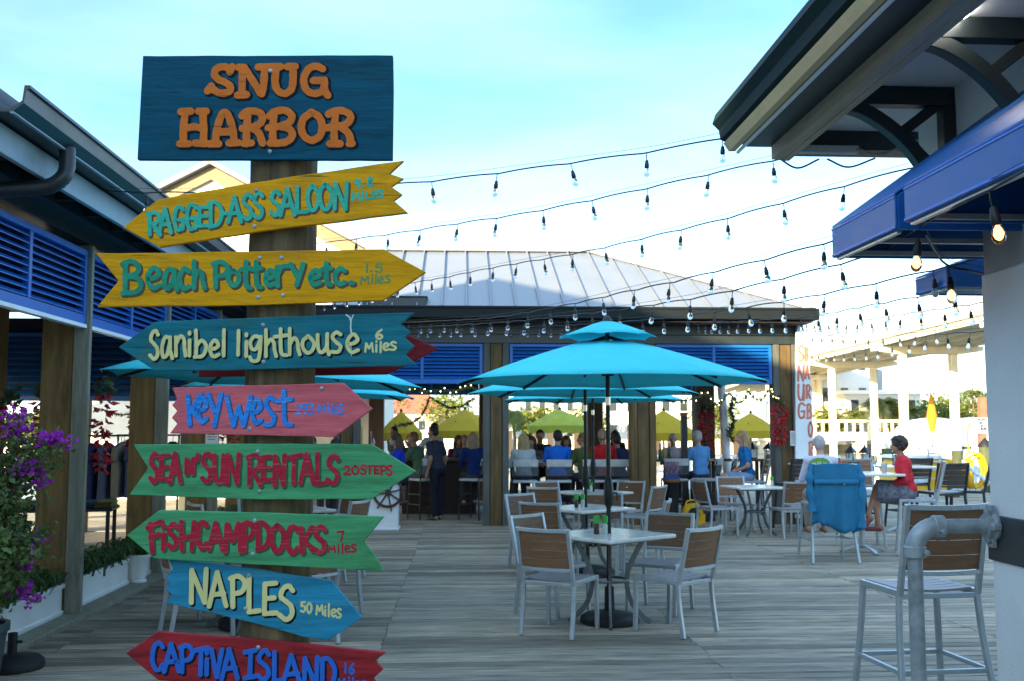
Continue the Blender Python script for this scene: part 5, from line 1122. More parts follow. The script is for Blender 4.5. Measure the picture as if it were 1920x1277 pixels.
b.lathe([(.10, -.11), (.165, -.10), (.175, -.06), (.175, .06), (.165, .10), (.10, .11), (.10, .09), (.14, .06), (.14, -.06), (.10, -.09)], (0, 0, .19), 26, (0, -1, 0)); b.box((.12, 0, .09), (.16, .2, .17)); b.box((0, 0, .015), (.3, .24, .03)); b.tube(catmull([(-.13, 0, .30), (-.08, 0, .40), (.08, 0, .40), (.13, 0, .30)], 5), .014, 8)
b.build('housing', M_by, fn, smooth=True, auto=40); b = MB(); b.lathe([(.10, 0), (.10, .02), (.02, .03)], (0, -.095, .19), 20, (0, -1, 0)); b.build('fan_grille', M_black, fn)
sf_ = thing('surfboard', 'tall white surfboard standing on end with faded red vertical lettering', 'surfboard', atY(1508, 970, 17.35), world=True)
q = [(1492, 972), (1492, 700), (1493, 625), (1496, 608), (1500, 604), (1506, 610), (1512, 632), (1518, 680), (1523, 750), (1525.5, 830), (1526.5, 910), (1524, 972)]
b = MB(); b.prism([atY(x, y, 17.33) for x, y in q], (0, .06, 0)); so_ = b.build('board', mat('surfboard_white', (.62, .68, .70), .35, var=.06, bump=.03), sf_, bevel=.012, seg=3)
def word(chs, Y, r, m, nm, par, h=.004):
    b = MB(); n = V((0, -1, 0))
    for c in chs:
        for st_ in strokes_of(*c): brush(b, [atY(x, y, Y) for x, y in st_], r, n, h)
    return b.build(nm, m, par, smooth=True, auto=80)
word([('S', 1496.5, 1506.5, 648, 677), ('N', 1496, 1507, 685, 714), ('U', 1496.5, 1507.5, 721, 750), ('G', 1497, 1508.5, 756, 784), ('H', 1509, 1514, 652, 676), ('A', 1510, 1517, 686, 710), ('R', 1511.5, 1519, 722, 746), ('B', 1513, 1521, 758, 784), ('O', 1516, 1523.5, 792, 818), ('R', 1517, 1524, 828, 858)], 17.328, .019, mat('faded_red_paint', (.50, .16, .10), .6), 'lettering', sf_)
nt_ = thing('paper_notice', 'white paper notice fixed beside the surfboard', 'notice', atY(1487, 822, 17.45), world=True); c = atY(1487, 822, 17.5); b = MB(); b.box(c, (.10, .01, .26)); b.build('sheet', M_white, nt_); b = MB()
for k in range(6): b.box(c + V((0, -.007, .09 - k * .034)), (.07, .002, .008))
b.build('print', M_blkm, nt_)
wp = thing('white_pipe', 'leaning white drain pipe beside the far pavilion post', 'pipe', (5.42, 20.55, 0)); b = MB(); b.tube([(.10, 0, 0), (.02, 0, 1.6), (-.08, 0, 3.3)], .085, 16); b.build('pipe', M_white, wp, smooth=True, auto=60); b = MB(); b.lathe([(.1, 0), (.1, .08)], (.03, 0, 1.3), 16); b.build('coupling', M_white, wp, smooth=True, auto=40)
def bar_top(label, x0, x1, y0, y1, col, solid=False):
    t = thing('bar_counter', label, 'bar counter', ((x0 + x1) / 2, (y0 + y1) / 2, 0), world=True); b = MB(); b.bx(x0, x1, y0, y1, 1.03, 1.08); b.build('counter_top', col, t, bevel=.006)
    if solid: b = MB(); b.bx(x0 + .1, x1 - .1, y0 + .15, y1 - .1, 0, 1.03); b.build('front_panel', mat('dark_bar_boards', (.03, .022, .018), .7, stretch=(9, 1, .6)), t)
    else:
        for x in (x0 + .06, x1 - .06):
            for y in (y0 + .06, y1 - .06): b = MB(); b.bar((x, y, 0), (x, y, 1.03), .06); b.build('leg', M_blkm, t)
    return t
M_dkw = mat('dark_bar_wood', (.07, .04, .025), .35, var=.3, stretch=(1, 8, 1))
bar_top('dark bar counter the people on the left sit at', -1.2, .45, 20.0, 20.6, M_dkw, True)
bar_top('long pale-topped bar the row of vinyl stools faces', .95, 3.05, 18.75, 19.35, mat('pale_bar_top', (.45, .45, .44), .3), False)
bar_top('high dark table of sauce bottles behind the thick middle post', 3.2, 4.35, 19.3, 20.0, M_dkw)
bar_top('dark wooden counter between the woman in blue and the right post', 4.95, 5.95, 19.5, 19.95, M_dkw)
bots = [(.05, .02, .015), (.30, .02, .02), (.02, .10, .03), (.45, .30, .03), (.06, .05, .05)]
for i, (x, y, c_, l) in enumerate(((3.72, 19.5, 0, 'dark sauce bottle, leftmost on the high dark table'), (3.80, 19.55, 1, 'red sauce bottle on the high dark table'), (3.88, 19.45, 2, 'green bottle on the high dark table'), (3.97, 19.5, 3, 'orange sauce bottle on the high dark table'), (4.08, 19.55, 4, 'black bottle, rightmost on the high dark table'), (.9 + .42, 19.0, 1, 'red plastic cup on the bar facing the vinyl stools'), (2.9, 18.9, 1, 'red drink bottle at the right end of the pale bar'))):
    t = thing('sauce_bottle', l, 'bottle', (x, y, 1.08), group='bottles on the pavilion bars'); b = MB(); b.lathe([(.035, 0), (.037, .01), (.037, .15), (.015, .20), (.014, .26)], (0, 0, 0), 10); b.build('body', mat('bar_bottle_%d' % c_, bots[c_], .2, bump=0), t, smooth=True, auto=50); b = MB(); b.lathe([(.017, .26), (.017, .29), (.005, .30)], (0, 0, 0), 10); b.build('cap', [M_red, M_white, M_gcap][i % 3], t)
for x, a, l in ((1.17, 4, 'left-hand, under the blonde woman'), (1.80, -3, 'second from the left, under the man in bright blue'), (2.42, 2, 'third from the left, half hidden by umbrella poles'), (2.93, -5, 'rightmost, beside the thick brown post')):
    vstool.put((x, 18.3, 0), R(a), 'pale-backed vinyl bar stool, ' + l, GV)
for x, y, a, l in ((-.62, 19.0, 35, 'under the person in the green shirt'), (.30, 18.9, 62, 'turned sideways just left of the pavilion post'), (4.0, 18.75, -4, 'behind the black post'), (4.62, 18.9, 62, 'side-on behind the man in the grey cap')):
    vstool.put((x, y, 0), R(a), 'pale-backed vinyl bar stool ' + l, GV)
vstool.put((4.82, 18.6, 0), R(66), 'pale-backed vinyl bar stool side-on, nearest the white pipe', GV)
gstool.put((5.28, 18.2, 0), R(84), 'silver bar stool carrying the woman in the blue T-shirt', GS)
# ================================================================ people
def remesh(mb, name, m, parent, vox, smooth_it=4):
    o = mb.build(name + '_tmp', m, None); md = o.modifiers.new('r', 'REMESH'); md.mode = 'VOXEL'; md.voxel_size = vox; md.use_smooth_shade = True
    s = o.modifiers.new('s', 'SMOOTH'); s.factor = .5; s.iterations = smooth_it
    dg = bpy.context.evaluated_depsgraph_get(); me = bpy.data.meshes.new_from_object(o.evaluated_get(dg)); bpy.data.objects.remove(o)
    me.name = name; me.materials.clear(); me.materials.append(m); me.polygons.foreach_set('use_smooth', [True] * len(me.polygons))
    q = bpy.data.objects.new(name, me); COL.objects.link(q); q.parent = parent; return q
SKIN = [mat('fair_skin', (.48, .27, .19), .55, var=.08, bump=.05), mat('tanned_skin', (.34, .17, .10), .55, var=.08, bump=.05)]
HAIR = {'grey': (.42, .40, .37), 'dark': (.028, .02, .016), 'blond': (.42, .29, .13), 'brown': (.09, .05, .028), 'curlydark': (.045, .032, .028), 'light': (.30, .21, .12), 'red': (.22, .09, .04)}
def person(label, loc, rz, sit=None, shirt=(.5, .5, .5), sleeve='short', pants=(.05, .05, .06), longp=True, hair='dark', style='short', skin=0, arms='table', look=0, lean=.06, scale=1., cross=False, cap=None, vox=.011, group='people at the bar and tables', skirt=False, foot=.32, shoes=(.05, .04, .04), nod=0):
    t = thing('person', label, 'person', loc, rz, group); k = scale
    hz = (sit + .085) if sit else .93 * k
    pel = V((0, 0, hz)); ch = V((0, lean * .9, hz + .38 * k)); nk = V((0, lean * 1.2 + .01, hz + .53 * k)); hc = V((0, lean * 1.4 + .035, hz + .70 * k))
    hr = Euler((nod, 0, look)).to_matrix(); rot = lambda p: hc + hr @ ((V(p)) * k)
    sh = [V((s * .175 * k, lean * 1.05, hz + .47 * k)) for s in (-1, 1)]; hip = [V((s * .095 * k, 0, hz - .01)) for s in (-1, 1)]
    if sit:
        kn = [V((s * .12 * k, .42 * k, hz + .0)) for s in (-1, 1)]; an = [V((s * .11 * k, .44 * k, foot)) for s in (-1, 1)]
        if cross: kn[1] = V((.02, .43 * k, hz + .07)); an[1] = V((-.16, .58 * k, hz - .30)); kn[0] = V((-.06, .42, hz - .02))
        if sit < .6: an = [V((s * .11 * k, .46 * k, .09)) for s in (-1, 1)]
    else: kn = [V((s * .10 * k, .015, hz * .53)) for s in (-1, 1)]; an = [V((s * .10 * k, -.02 + .06 * (s > 0), .085)) for s in (-1, 1)]
    if arms == 'table': el = [V((s * .235 * k, .10 + lean, hz + .21 * k)) for s in (-1, 1)]; ha = [V((s * .12 * k, .33 + lean, hz + .27 * k)) for s in (-1, 1)]
    elif arms == 'lap': el = [V((s * .225 * k, -.01 + lean, hz + .19 * k)) for s in (-1, 1)]; ha = [V((s * .07 * k, .22, hz + .10 * k)) for s in (-1, 1)]
    elif arms == 'hip': el = [V((s * .31 * k, -.05, hz + .26 * k)) for s in (-1, 1)]; ha = [V((s * .19 * k, .06, hz + .10 * k)) for s in (-1, 1)]
    elif arms == 'face': el = [V((s * .22 * k, .16 + lean, hz + .24 * k)) for s in (-1, 1)]; ha = [V((-.10, .30 + lean, hz + .27)), V((.06 * k, .20 + lean, hz + .52 * k))]
    else: el = [V((s * .225 * k, -.02, hz + .20 * k)) for s in (-1, 1)]; ha = [V((s * .22 * k, .06, hz - .04 * k)) for s in (-1, 1)]
    b = MB()
    # trunk
    b.ell(pel + V((0, -.01, .03)), (.155 * k, .115 * k, .13 * k)); b.ell(pel.lerp(ch, .5), (.135 * k, .10 * k, .17 * k)); b.ell(ch, (.155 * k, .11 * k, .17 * k)); b.caps(sh[0], sh[1], .055 * k, .055 * k); b.caps(ch + V((0, 0, .08)), nk + V((0, 0, .02)), .08 * k, .055 * k)
    b.caps(nk, hc + V((0, -.02, -.06)), .054 * k, .05 * k)
    # head: skull, jaw, nose, brow, lips, ears
    b.ell(rot((0, -.012, .025)), (.076 * k, .094 * k, .092 * k), 14, 10, hr); b.ell(rot((0, .025, -.045)), (.056 * k, .066 * k, .07 * k), 12, 8, hr); b.ell(rot((0, .052, -.085)), (.03 * k, .03 * k, .026 * k), 10, 6, hr)
    b.caps(rot((0, .082, .012)), rot((0, .104, -.03)), .010 * k, .015 * k, 8); b.caps(rot((-.035, .074, .022)), rot((.035, .074, .022)), .012 * k, .012 * k, 8); b.caps(rot((-.02, .083, -.062)), rot((.02, .083, -.062)), .009 * k, .009 * k, 8)
    for s in (-1, 1): b.ell(rot((s * .078, -.01, -.005)), (.013 * k, .022 * k, .032 * k), 8, 6, hr)
    for i in (0, 1):
        s = (-1, 1)[i]
        b.caps(sh[i], el[i], .047 * k, .039 * k); b.caps(el[i], ha[i], .038 * k, .027 * k); b.caps(hip[i], kn[i], .083 * k, .055 * k); b.caps(kn[i], an[i], .054 * k, .036 * k)
        if sit or True: b.ell(kn[i].lerp(an[i], .3) + V((0, -.015, 0)), (.05 * k, .05 * k, .1 * k))
        # hand with five fingers
        d = (ha[i] - el[i]).normalized(); side = V((-s, 0, 0)); side = (side - d * side.dot(d)).normalized(); dn = d.cross(side); dn = dn if dn.z < 0 else -dn
        pm = ha[i] + d * .05; b.ell(pm, (.038 * k, .038 * k, .030 * k)); b.caps(ha[i], ha[i] + d * .08, .027, .03)
        for j, (o_, l_) in enumerate(((-.028, .062), (-.010, .075), (.010, .07), (.027, .055))):
            p0 = pm + side * o_ + d * .03; p1 = p0 + d * l_ * .55 + dn * .012; p2 = p1 + d * l_ * .35 + dn * .03; b.caps(p0, p1, .0105, .0098, 7); b.caps(p1, p2, .0098, .009, 7)
        th0 = pm + side * .028 - d * .01; b.caps(th0, th0 + side * .025 + d * .03, .013, .0115, 7); b.caps(th0 + side * .025 + d * .03, th0 + side * .025 + d * .058 + dn * .012, .0115, .010, 7)
        fd = V((0, 1, 0)) if not (cross and i == 1) else V((-.35, .6, -.7)).normalized()
        b.caps(an[i] + V((0, -.02, -.045)), an[i] + fd * .16 * k + V((0, 0, -.055)), .036 * k, .028 * k); b.ell(an[i] + V((0, -.03, -.04)), (.036, .045, .045))
    remesh(b, 'body', SKIN[skin], t, vox, 3)
    # shirt
    b = MB(); g = .014
    b.ell(pel + V((0, -.01, .05)), (.155 * k + g, .115 * k + g, .13 * k)); b.ell(pel.lerp(ch, .5), (.142 * k + g, .108 * k + g, .18 * k)); b.ell(ch, (.158 * k + g, .113 * k + g, .165 * k + g)); b.caps(sh[0], sh[1], .058 * k + g * .6, .058 * k + g * .6); b.caps(ch + V((0, 0, .08)), nk + V((0, 0, -.02)), .09 * k, .066 * k)
    for i in (0, 1):
        if sleeve == 'long': b.caps(sh[i], el[i], .058 * k, .052 * k); b.caps(el[i], el[i].lerp(ha[i], .92), .051 * k, .038 * k)
        elif sleeve == 'short': b.caps(sh[i], sh[i].lerp(el[i], .62), .060 * k, .062 * k)
        else: b.ell(sh[i], .055 * k)
    sm = mat('shirt_%d_%d_%d' % tuple(int(c * 200) for c in shirt), shirt, .85, var=.10, scale=6, bump=.8, bscale=11, spec=.15)
    remesh(b, 'shirt', sm, t, vox, 3)
    # trousers / shorts
    b = MB(); b.ell(pel + V((0, -.01, 0)), (.158 * k + .010, .118 * k + .012, .125 * k))
    for i in (0, 1):
        e = 1. if longp else .82
        b.caps(hip[i], hip[i].lerp(kn[i], e), .088 * k + .008, (.060 if longp else .075) * k + .008)
        if longp: b.caps(kn[i], kn[i].lerp(an[i], .95), .070 * k + .004, .056 * k); b.ell(kn[i].lerp(an[i], .3) + V((0, -.015, 0)), (.062 * k, .064 * k, .12 * k))
    if skirt: b.tube([hip[0].lerp(hip[1], .5), kn[0].lerp(kn[1], .5) + V((0, 0, -.01))], [.17, .16], 14)
    pmn = 'trousers_%d_%d_%d' % tuple(int(c * 200) for c in pants)
    remesh(b, 'trousers', mat(pmn, pants, .85, var=.55 if skirt else .12, scale=22 if skirt else 8, bump=.5, bscale=14, spec=.15), t, vox, 3)
    b = MB()
    for i in (0, 1):
        fd = V((0, 1, 0)) if not (cross and i == 1) else V((-.35, .6, -.7)).normalized()
        b.caps(an[i] + V((0, -.025, -.05)), an[i] + fd * .165 * k + V((0, 0, -.06)), .042 * k, .034 * k)
    remesh(b, 'shoes', mat('shoe_%d' % int(shoes[0] * 200), shoes, .6), t, vox, 2)
    # hair
    hm = mat('hair_' + hair, HAIR[hair], .6, var=.35, scale=14, stretch=(1, 1, .35), bump=.9, bscale=30, spec=.3); b = MB()
    cap_ = lambda e=0: (b.ell(rot((0, -.02, .038)), ((.083 + e) * k, (.098 + e) * k, (.090 + e) * k), 14, 10, hr), b.ell(rot((0, -.05, .0)), ((.078 + e) * k, (.072 + e) * k, (.085 + e) * k), 12, 8, hr))
    if style == 'short': cap_(-.001); [b.ell(rot((s * .07, -.012, .03)), (.017 * k, .035 * k, .035 * k), 8, 6, hr) for s in (-1, 1)]
    elif style == 'curly':
        r2 = random.Random(3); cap_(.012); nb = 0
        while nb < 190:
            d = V((r2.gauss(0, 1), r2.gauss(0, 1), r2.gauss(0, 1))).normalized()
            if (d.y > .30 and d.z < .50) or d.z < -.72: continue
            nb += 1; b.ell(rot((.108 * d.x, -.022 + .118 * d.y, .025 + .112 * d.z)), r2.uniform(.012, .026) * k, 7, 5)
    else:
        cap_(.006); L_ = {'long': .30, 'bob': .16, 'wavy': .20}[style]; r2 = random.Random(9)
        for q in range(22):
            a = math.pi + math.pi * (q + .5) / 22; a += r2.uniform(-.1, .1); x0, y0 = .085 * math.cos(a), -.02 + .095 * math.sin(a) * .95
            p0 = rot((x0 * .9, y0 * .9, .05)); fl_ = 1.0 + (.35 if style == 'wavy' else .12); p1 = rot((x0 * fl_, y0 * fl_, -.08)); p2 = rot((x0 * fl_ * 1.03, y0 * fl_ * 1.05, -L_ + r2.uniform(-.04, .03)))
            b.caps(p0, p1, .026, .030, 8); b.caps(p1, p2, .030, .016, 8)
    remesh(b, 'hair', hm, t, max(.007, vox * .8), 1)
    if cap:
        b = MB(); b.ell(rot((0, -.012, .05)), (.088 * k, .102 * k, .085 * k), 16, 10, hr); b.ell(rot((0, -.12 if cap[1] else .10, .045)), (.065 * k, .06 * k, .010), 14, 6, hr); remesh(b, 'cap', mat('grey_cap_cloth', cap[0], .8, bump=.3), t, .008, 2)
    return t
ms_ = person('man with short grey hair in a pale lilac fish-print shirt, back to the viewer', (4.69, 12.92, 0), R(-6), sit=.72, shirt=(.56, .56, .66), sleeve='long', pants=(.30, .27, .22), hair='grey', style='short', arms='table', look=R(-8), lean=.10, vox=.0075, scale=.94, shoes=(.12, .10, .08), foot=.38)
ws_ = person('woman with dark curly hair in a red jacket and patterned skirt, legs crossed', (6.02, 13.42, 0), R(72), sit=.72, shirt=(.62, .035, .05), sleeve='long', pants=(.16, .17, .20), hair='curlydark', style='curly', skin=1, arms='lap', look=R(10), lean=.05, cross=True, skirt=True, longp=False, vox=.0075, scale=.90, shoes=(.24, .06, .05), foot=.38)
# fish print on the back of the pale shirt (a plain fish, painted on cloth)
fp = MB(); GX, GZ = 18, 12; k_ = {}
def inside(u, v): return (u * u + (v - .0) ** 2 < 1) and not ((u - .1) ** 2 / .5 + (v + .55) ** 2 / .35 < 1)
cells = []
for i in range(GX):
    for j in range(GZ):
        u, v = -1 + 2 * (i + .5) / GX, -1 + 2 * (j + .5) / GZ
        if inside(u, v): cells.append((i, j, u, v))
for i, j, u, v in cells:
    fp.cur = 0 if v > .35 - .3 * abs(u) else (1 if (i * 7 + j * 5) % 5 else 2)
    q = [(-.155 + .25 * (i + a) / GX, -.3, 1.135 + .15 * (j + c_) / GZ) for a, c_ in ((0, 0), (1, 0), (1, 1), (0, 1))]; fp.add(q, [(0, 1, 2, 3)])
po = fp.build('back_print', [mat('print_green', (.10, .26, .05), .85), mat('print_pale_green', (.36, .44, .22), .85), mat('print_dark', (.05, .09, .05), .85)], ms_); sw_ = po.modifiers.new('wrap', 'SHRINKWRAP'); sw_.target = [c for c in ms_.children if c.name.startswith('shirt')][0]; sw_.wrap_method = 'PROJECT'; sw_.use_project_y = True; sw_.use_project_x = False; sw_.use_project_z = False; sw_.use_positive_direction = True; sw_.use_negative_direction = True; sw_.offset = .004; sw_.wrap_mode = 'OUTSIDE_SURFACE'; sw_.project_limit = .4
def back_print(par, pts, m, nm, y, h=.0):
    b = MB(); b.add([(x, y(x, z), z) for x, z in pts], [tuple(range(len(pts)))]); return b.build(nm, m, par)
# jacket over the stool back
jk = thing('blue_jacket', 'teal blue jacket hung over the bar stool back of the man in pale lilac', 'jacket', (4.66, 12.75, .004), R(-2))
b = MB(); N1, N2 = 22, 14; vs = []; hwj = .268
def jy(u, v):                                        # cloth drop behind the stool back with folds
    return -.372 - .030 * (1 - u * u) + .024 * math.sin(u * 8 + v * 2.5) * v + .016 * math.sin(u * 15 + 1.3 + v) * v - .015 * v * (1 - v)
for side in (0, 1):
    for j in range(N2 + 1):
        v = j / N2
        for i in range(N1 + 1):
            u = -1 + 2 * i / N1; w_ = hwj * (1 + .14 * v * v + .02 * math.sin(v * 9)); x = u * w_
            if side == 0: z = 1.225 - (.80 + .05 * math.sin(u * 4 + .6) + (.06 if u > .6 else 0) - .05 * (u < -.7)) * v; y = jy(u, v) - .022
            else: z = 1.225 - .30 * v; y = -.300 - .028 * (1 - u * u) + .01 * math.sin(u * 8) * v
            z += .014 * (1 - u * u) * 0 - .02 * abs(u) ** 3 * (1 - v)
            vs.append((x, y, z))
fs = []
for side in (0, 1):
    o_ = side * (N1 + 1) * (N2 + 1)
    for j in range(N2):
        for i in range(N1): a = o_ + j * (N1 + 1) + i; fs.append((a, a + 1, a + N1 + 2, a + N1 + 1))
o_ = (N1 + 1) * (N2 + 1)
for i in range(N1): fs.append((i, i + 1, o_ + i + 1, o_ + i))
b.add(vs, fs); M_jk = mat('teal_jacket_cloth', (.012, .155, .29), .75, var=.12, bump=.7, bscale=16)
bd_ = b.build('jacket_body', M_jk, jk, smooth=True, auto=75); bd_.modifiers.new('s', 'SOLIDIFY').thickness = .008
b = MB(); vs = []
for j in range(3):
    for i in range(N1 + 1): u = -1 + 2 * i / N1; v = .30 + j * .045; vs.append((u * hwj * 1.03, jy(u, .3) - .034 - .006 * j, 1.225 - .64 * v))
b.add(vs, [(j * (N1 + 1) + i, j * (N1 + 1) + i + 1, (j + 1) * (N1 + 1) + i + 1, (j + 1) * (N1 + 1) + i) for j in range(2) for i in range(N1)]); fo_ = b.build('back_vent', M_jk, jk, smooth=True); fo_.modifiers.new('s', 'SOLIDIFY').thickness = .006
for s, l_ in ((-1, .46), (1, .66)):
    b = MB(); C = catmull([V((s * .27, -.35, 1.21)), V((s * .31, -.375, 1.08)), V((s * .32, -.385, .9)), V((s * .30, -.39, 1.10 - l_))], 6); b.tube(C, [.05 + .012 * math.sin(i * 1.1) * (i > 2) - .0 for i in range(len(C))], 12, flat=.6); b.build('jacket_sleeve', M_jk, jk, smooth=True, auto=75)
b = MB(); b.add([(.06, -.447, .985), (.10, -.447, .985), (.08, -.447, .965)], [(0, 1, 2)]); b.build('logo_patch', M_white, jk)
# the people of the bar
person('blonde woman in a pale top on the leftmost vinyl stool, back to the viewer', (1.18, 18.42, 0), R(3), sit=.70, shirt=(.50, .55, .55), sleeve='long', hair='blond', style='long', arms='table', look=R(12), scale=.95)
person('brown-haired woman beside the blonde woman, half hidden', (1.42, 19.75, 0), R(170), sit=.66, shirt=(.10, .10, .10), hair='brown', style='bob', arms='table', scale=.95)
person('man in a black top facing the viewer across the bar', (1.58, 19.85, 0), R(184), sit=.74, shirt=(.02, .02, .022), hair='dark', skin=1, arms='table', scale=1.0)
person('dark-haired man in a bright blue shirt, back to the viewer', (1.80, 18.45, 0), R(-6), sit=.70, shirt=(.015, .14, .60), hair='dark', arms='table', look=R(8), lean=.10, scale=1.04)
person('person in an olive green shirt left of the grey-haired man in red', (2.32, 18.5, 0), R(25), sit=.70, shirt=(.07, .10, .03), hair='red', skin=1, arms='table', look=R(40), scale=.98)
person('grey-haired man in a red shirt, back to the viewer behind the umbrella poles', (2.66, 18.5, 0), R(10), sit=.71, shirt=(.45, .02, .02), hair='light', skin=1, arms='table', scale=1.05)
person('dark-haired person in navy beside the man in red', (3.0, 18.9, 0), R(20), sit=.68, shirt=(.02, .03, .07), hair='dark', skin=1, arms='table', scale=.98)
person('woman in a royal blue top facing left beside the host stand', (-1.02, 18.35, 0), R(95), sit=.68, shirt=(.012, .04, .42), pants=(.03, .03, .04), longp=False, hair='brown', style='bob', skin=0, arms='table', scale=1.0, look=R(6))
person('ginger-haired person in a green shirt leaning on an elbow', (-.66, 19.1, 0), R(60), sit=.70, shirt=(.09, .17, .09), hair='red', style='short', skin=1, arms='face', lean=.14, look=R(20), scale=1.0, longp=True, pants=(.12, .11, .09))
person('man standing in dark clothes with his back half turned', (-.38, 18.75, 0), R(52), shirt=(.035, .04, .06), pants=(.018, .018, .028), hair='dark', skin=1, arms='down', look=R(15), scale=.98)
person('person standing in a white shirt behind the man in dark clothes, hand on hip', (-.55, 20.9, 0), R(215), shirt=(.55, .55, .55), pants=(.05, .06, .1), hair='dark', skin=1, arms='hip', scale=1.02)
person('person with light hair seated beyond the red bottle, facing away', (.12, 20.9, 0), R(180), sit=.70, shirt=(.06, .08, .14), hair='light', arms='table', scale=.92)
person('long-haired woman in dark blue beside the pavilion post, back to the viewer', (.30, 19.0, 0), R(12), sit=.70, shirt=(.012, .03, .13), sleeve='long', hair='light', style='long', skin=0, arms='table', look=R(-20), scale=.98)
person('person in profile half hidden by the thick brown post', (3.72, 20.5, 0), R(150), sit=.68, shirt=(.10, .09, .10), hair='brown', skin=1, arms='table', look=R(-60), scale=.95)
person('bald man in a pale pink shirt behind the black post', (4.32, 20.3, 0), R(165), sit=.68, shirt=(.50, .42, .46), hair='grey', skin=0, arms='table', scale=.98)
person('man in a light blue shirt and grey cap, back to the viewer', (4.56, 19.0, 0), R(20), sit=.70, shirt=(.12, .32, .62), hair='grey', arms='table', cap=((.38, .40, .38), False), look=R(-5), scale=1.02)
person('woman with wavy blonde hair in a blue T-shirt and sunglasses, facing left', (5.22, 18.2, 0), R(88), sit=.72, shirt=(.018, .17, .42), pants=(.22, .32, .45), longp=False, hair='blond', style='wavy', arms='lap', lean=.05, look=R(4), scale=1.0, vox=.0085, shoes=(.03, .03, .03), foot=.34)
person('dark-haired person seated behind the green boards on the left', (-2.55, 17.3, 0), R(-40), sit=.66, shirt=(.05, .05, .06), hair='dark', skin=1, arms='table', scale=.97)
person('second dark-haired person seated left of the yellow notice', (-1.95, 16.6, 0), R(30), sit=.62, shirt=(.10, .16, .30), hair='dark', skin=1, arms='table', scale=.97)

person('man in a charcoal shirt seated at the dark counter, left of the standing man', (-.95, 20.9, 0), R(170), sit=.68, shirt=(.04, .04, .045), hair='dark', skin=1, arms='table', scale=.97, look=R(15))
person('woman in a maroon top seated at the dark counter, right of the standing man', (-.02, 20.95, 0), R(195), sit=.68, shirt=(.16, .02, .03), hair='brown', style='long', skin=1, arms='table', scale=.93)
person('man in a dark green shirt standing far back by the left posts', (-1.35, 22.6, 0), R(140), shirt=(.03, .06, .04), pants=(.04, .04, .05), hair='dark', skin=1, arms='down', scale=.98)
person('woman in black standing beside the dark far post on the right', (3.55, 22.8, 0), R(160), shirt=(.02, .02, .02), pants=(.02, .02, .025), hair='dark', style='bob', skin=1, arms='down', scale=.93)
person('person in a grey top seated behind the lime umbrella pole', (2.15, 20.3, 0), R(175), sit=.66, shirt=(.14, .14, .15), hair='brown', style='bob', skin=1, arms='table', scale=.95)
# ================================================================ yellow umbrellas, dock furniture
def yellow(label, px, Y, ytop, ytip, half, lime=False):
    x = xa(px, Y); top = atY(px, ytop, Y).z; rim = atY(px, ytip, Y).z; Rr = half / F * Y; t = thing('beer_umbrella', label, 'umbrella', (x, Y, -.1 if Y < 27 else -.3), group='yellow umbrellas on the waterside', world=True)
    n = 8; b = MB(); ph = math.pi / 8; vs = []
    for r, z in ((.03, top), (Rr * .5, top - (top - rim) * .42), (Rr, rim), (Rr * 1.01, rim - .22)):
        for k in range(n): vs.append((x + r * math.cos(ph + k * math.pi / 4), Y + r * math.sin(ph + k * math.pi / 4), z))
    b.add(vs, [(i * n + k, i * n + (k + 1) % n, (i + 1) * n + (k + 1) % n, (i + 1) * n + k) for i in range(3) for k in range(n)]); o = b.build('canopy', mat('lime_canvas', (.42, .46, .05), .7, translu=.3) if lime else M_yel, t); o.modifiers.new('s', 'SOLIDIFY').thickness = .006
    b = MB(); b.tube([(x, Y, -.3), (x, Y, top)], .025, 10); b.build('pole', M_blkm, t, smooth=True)
    b = MB(); b.lathe([(.03, 0), (.05, .03), (.01, .09)], (x, Y, top), 10); b.build('finial', M_blkm, t, smooth=True)
    b = MB()
    for k in range(n): a = ph + k * math.pi / 4; b.bar((x, Y, top - .03), (x + Rr * .98 * math.cos(a), Y + Rr * .98 * math.sin(a), rim - .02), .02)
    b.build('ribs', M_blkm, t)
    if not lime:                                     # dark printed words on the front panel
        b = MB(); s = 'TWISTED TEA'.replace('W', 'V'); 
        w0 = Rr * .55; GLW = 'TWISTED TEA'; m = len(GLW); fz = top - (top - rim) * .62; fy = Y - Rr * .62 * math.cos(math.pi / 8) - .03; sl_ = .09
        for i, ch in enumerate(GLW):
            if ch == ' ': continue
            c_ = 'w' if ch == 'W' else ch
            u0 = x - w0 / 2 + w0 * i / m; u1 = u0 + w0 / m * .72
            for st_ in strokes_of(c_, u0, u1, fz + sl_ / 2, fz - sl_ / 2): brush(b, [(p, fy - (fz - q) * 1.25, q) for p, q in st_], .009, V((0, -1, .6)).normalized(), .004)
        b.build('lettering', M_blkm, t)
    return t
yellow('yellow umbrella left of the pavilion post, in the middle of the opening', 872, 30, 768, 808, 70)
yellow('yellow umbrella at the far left of the opening, beyond the woman in blue', 752, 29, 772, 812, 42)
yellow('lime yellow umbrella in the centre, behind the man in bright blue', 1050, 31, 768, 798, 64, True)
yellow('yellow umbrella behind the man in the grey cap', 1244, 29, 770, 812, 62)
yellow('yellow umbrella behind the woman with wavy blonde hair', 1408, 30, 775, 808, 52)
def piling(px, pyb, ytop, w, label, cap=False, z0=-1.6):
    p = gp(px, pyb); Y = p.y; top = atY(px, ytop, Y).z; r = w / 2 / F * Y; t = thing('piling', label, 'piling', (p.x, Y, 0), group='round dock pilings', world=True)
    b = MB(); b.tube([(p.x, Y, z0), (p.x, Y, top)], [r * 1.05, r], 16); b.build('pile', M_pile, t, smooth=True, auto=60)
    if cap: b = MB(); b.lathe([(r * 1.12, 0), (r * 1.1, .05), (.01, .05 + r * 1.2)], (p.x, Y, top), 16); b.build('pile_cap', M_black, t, smooth=True, auto=40)
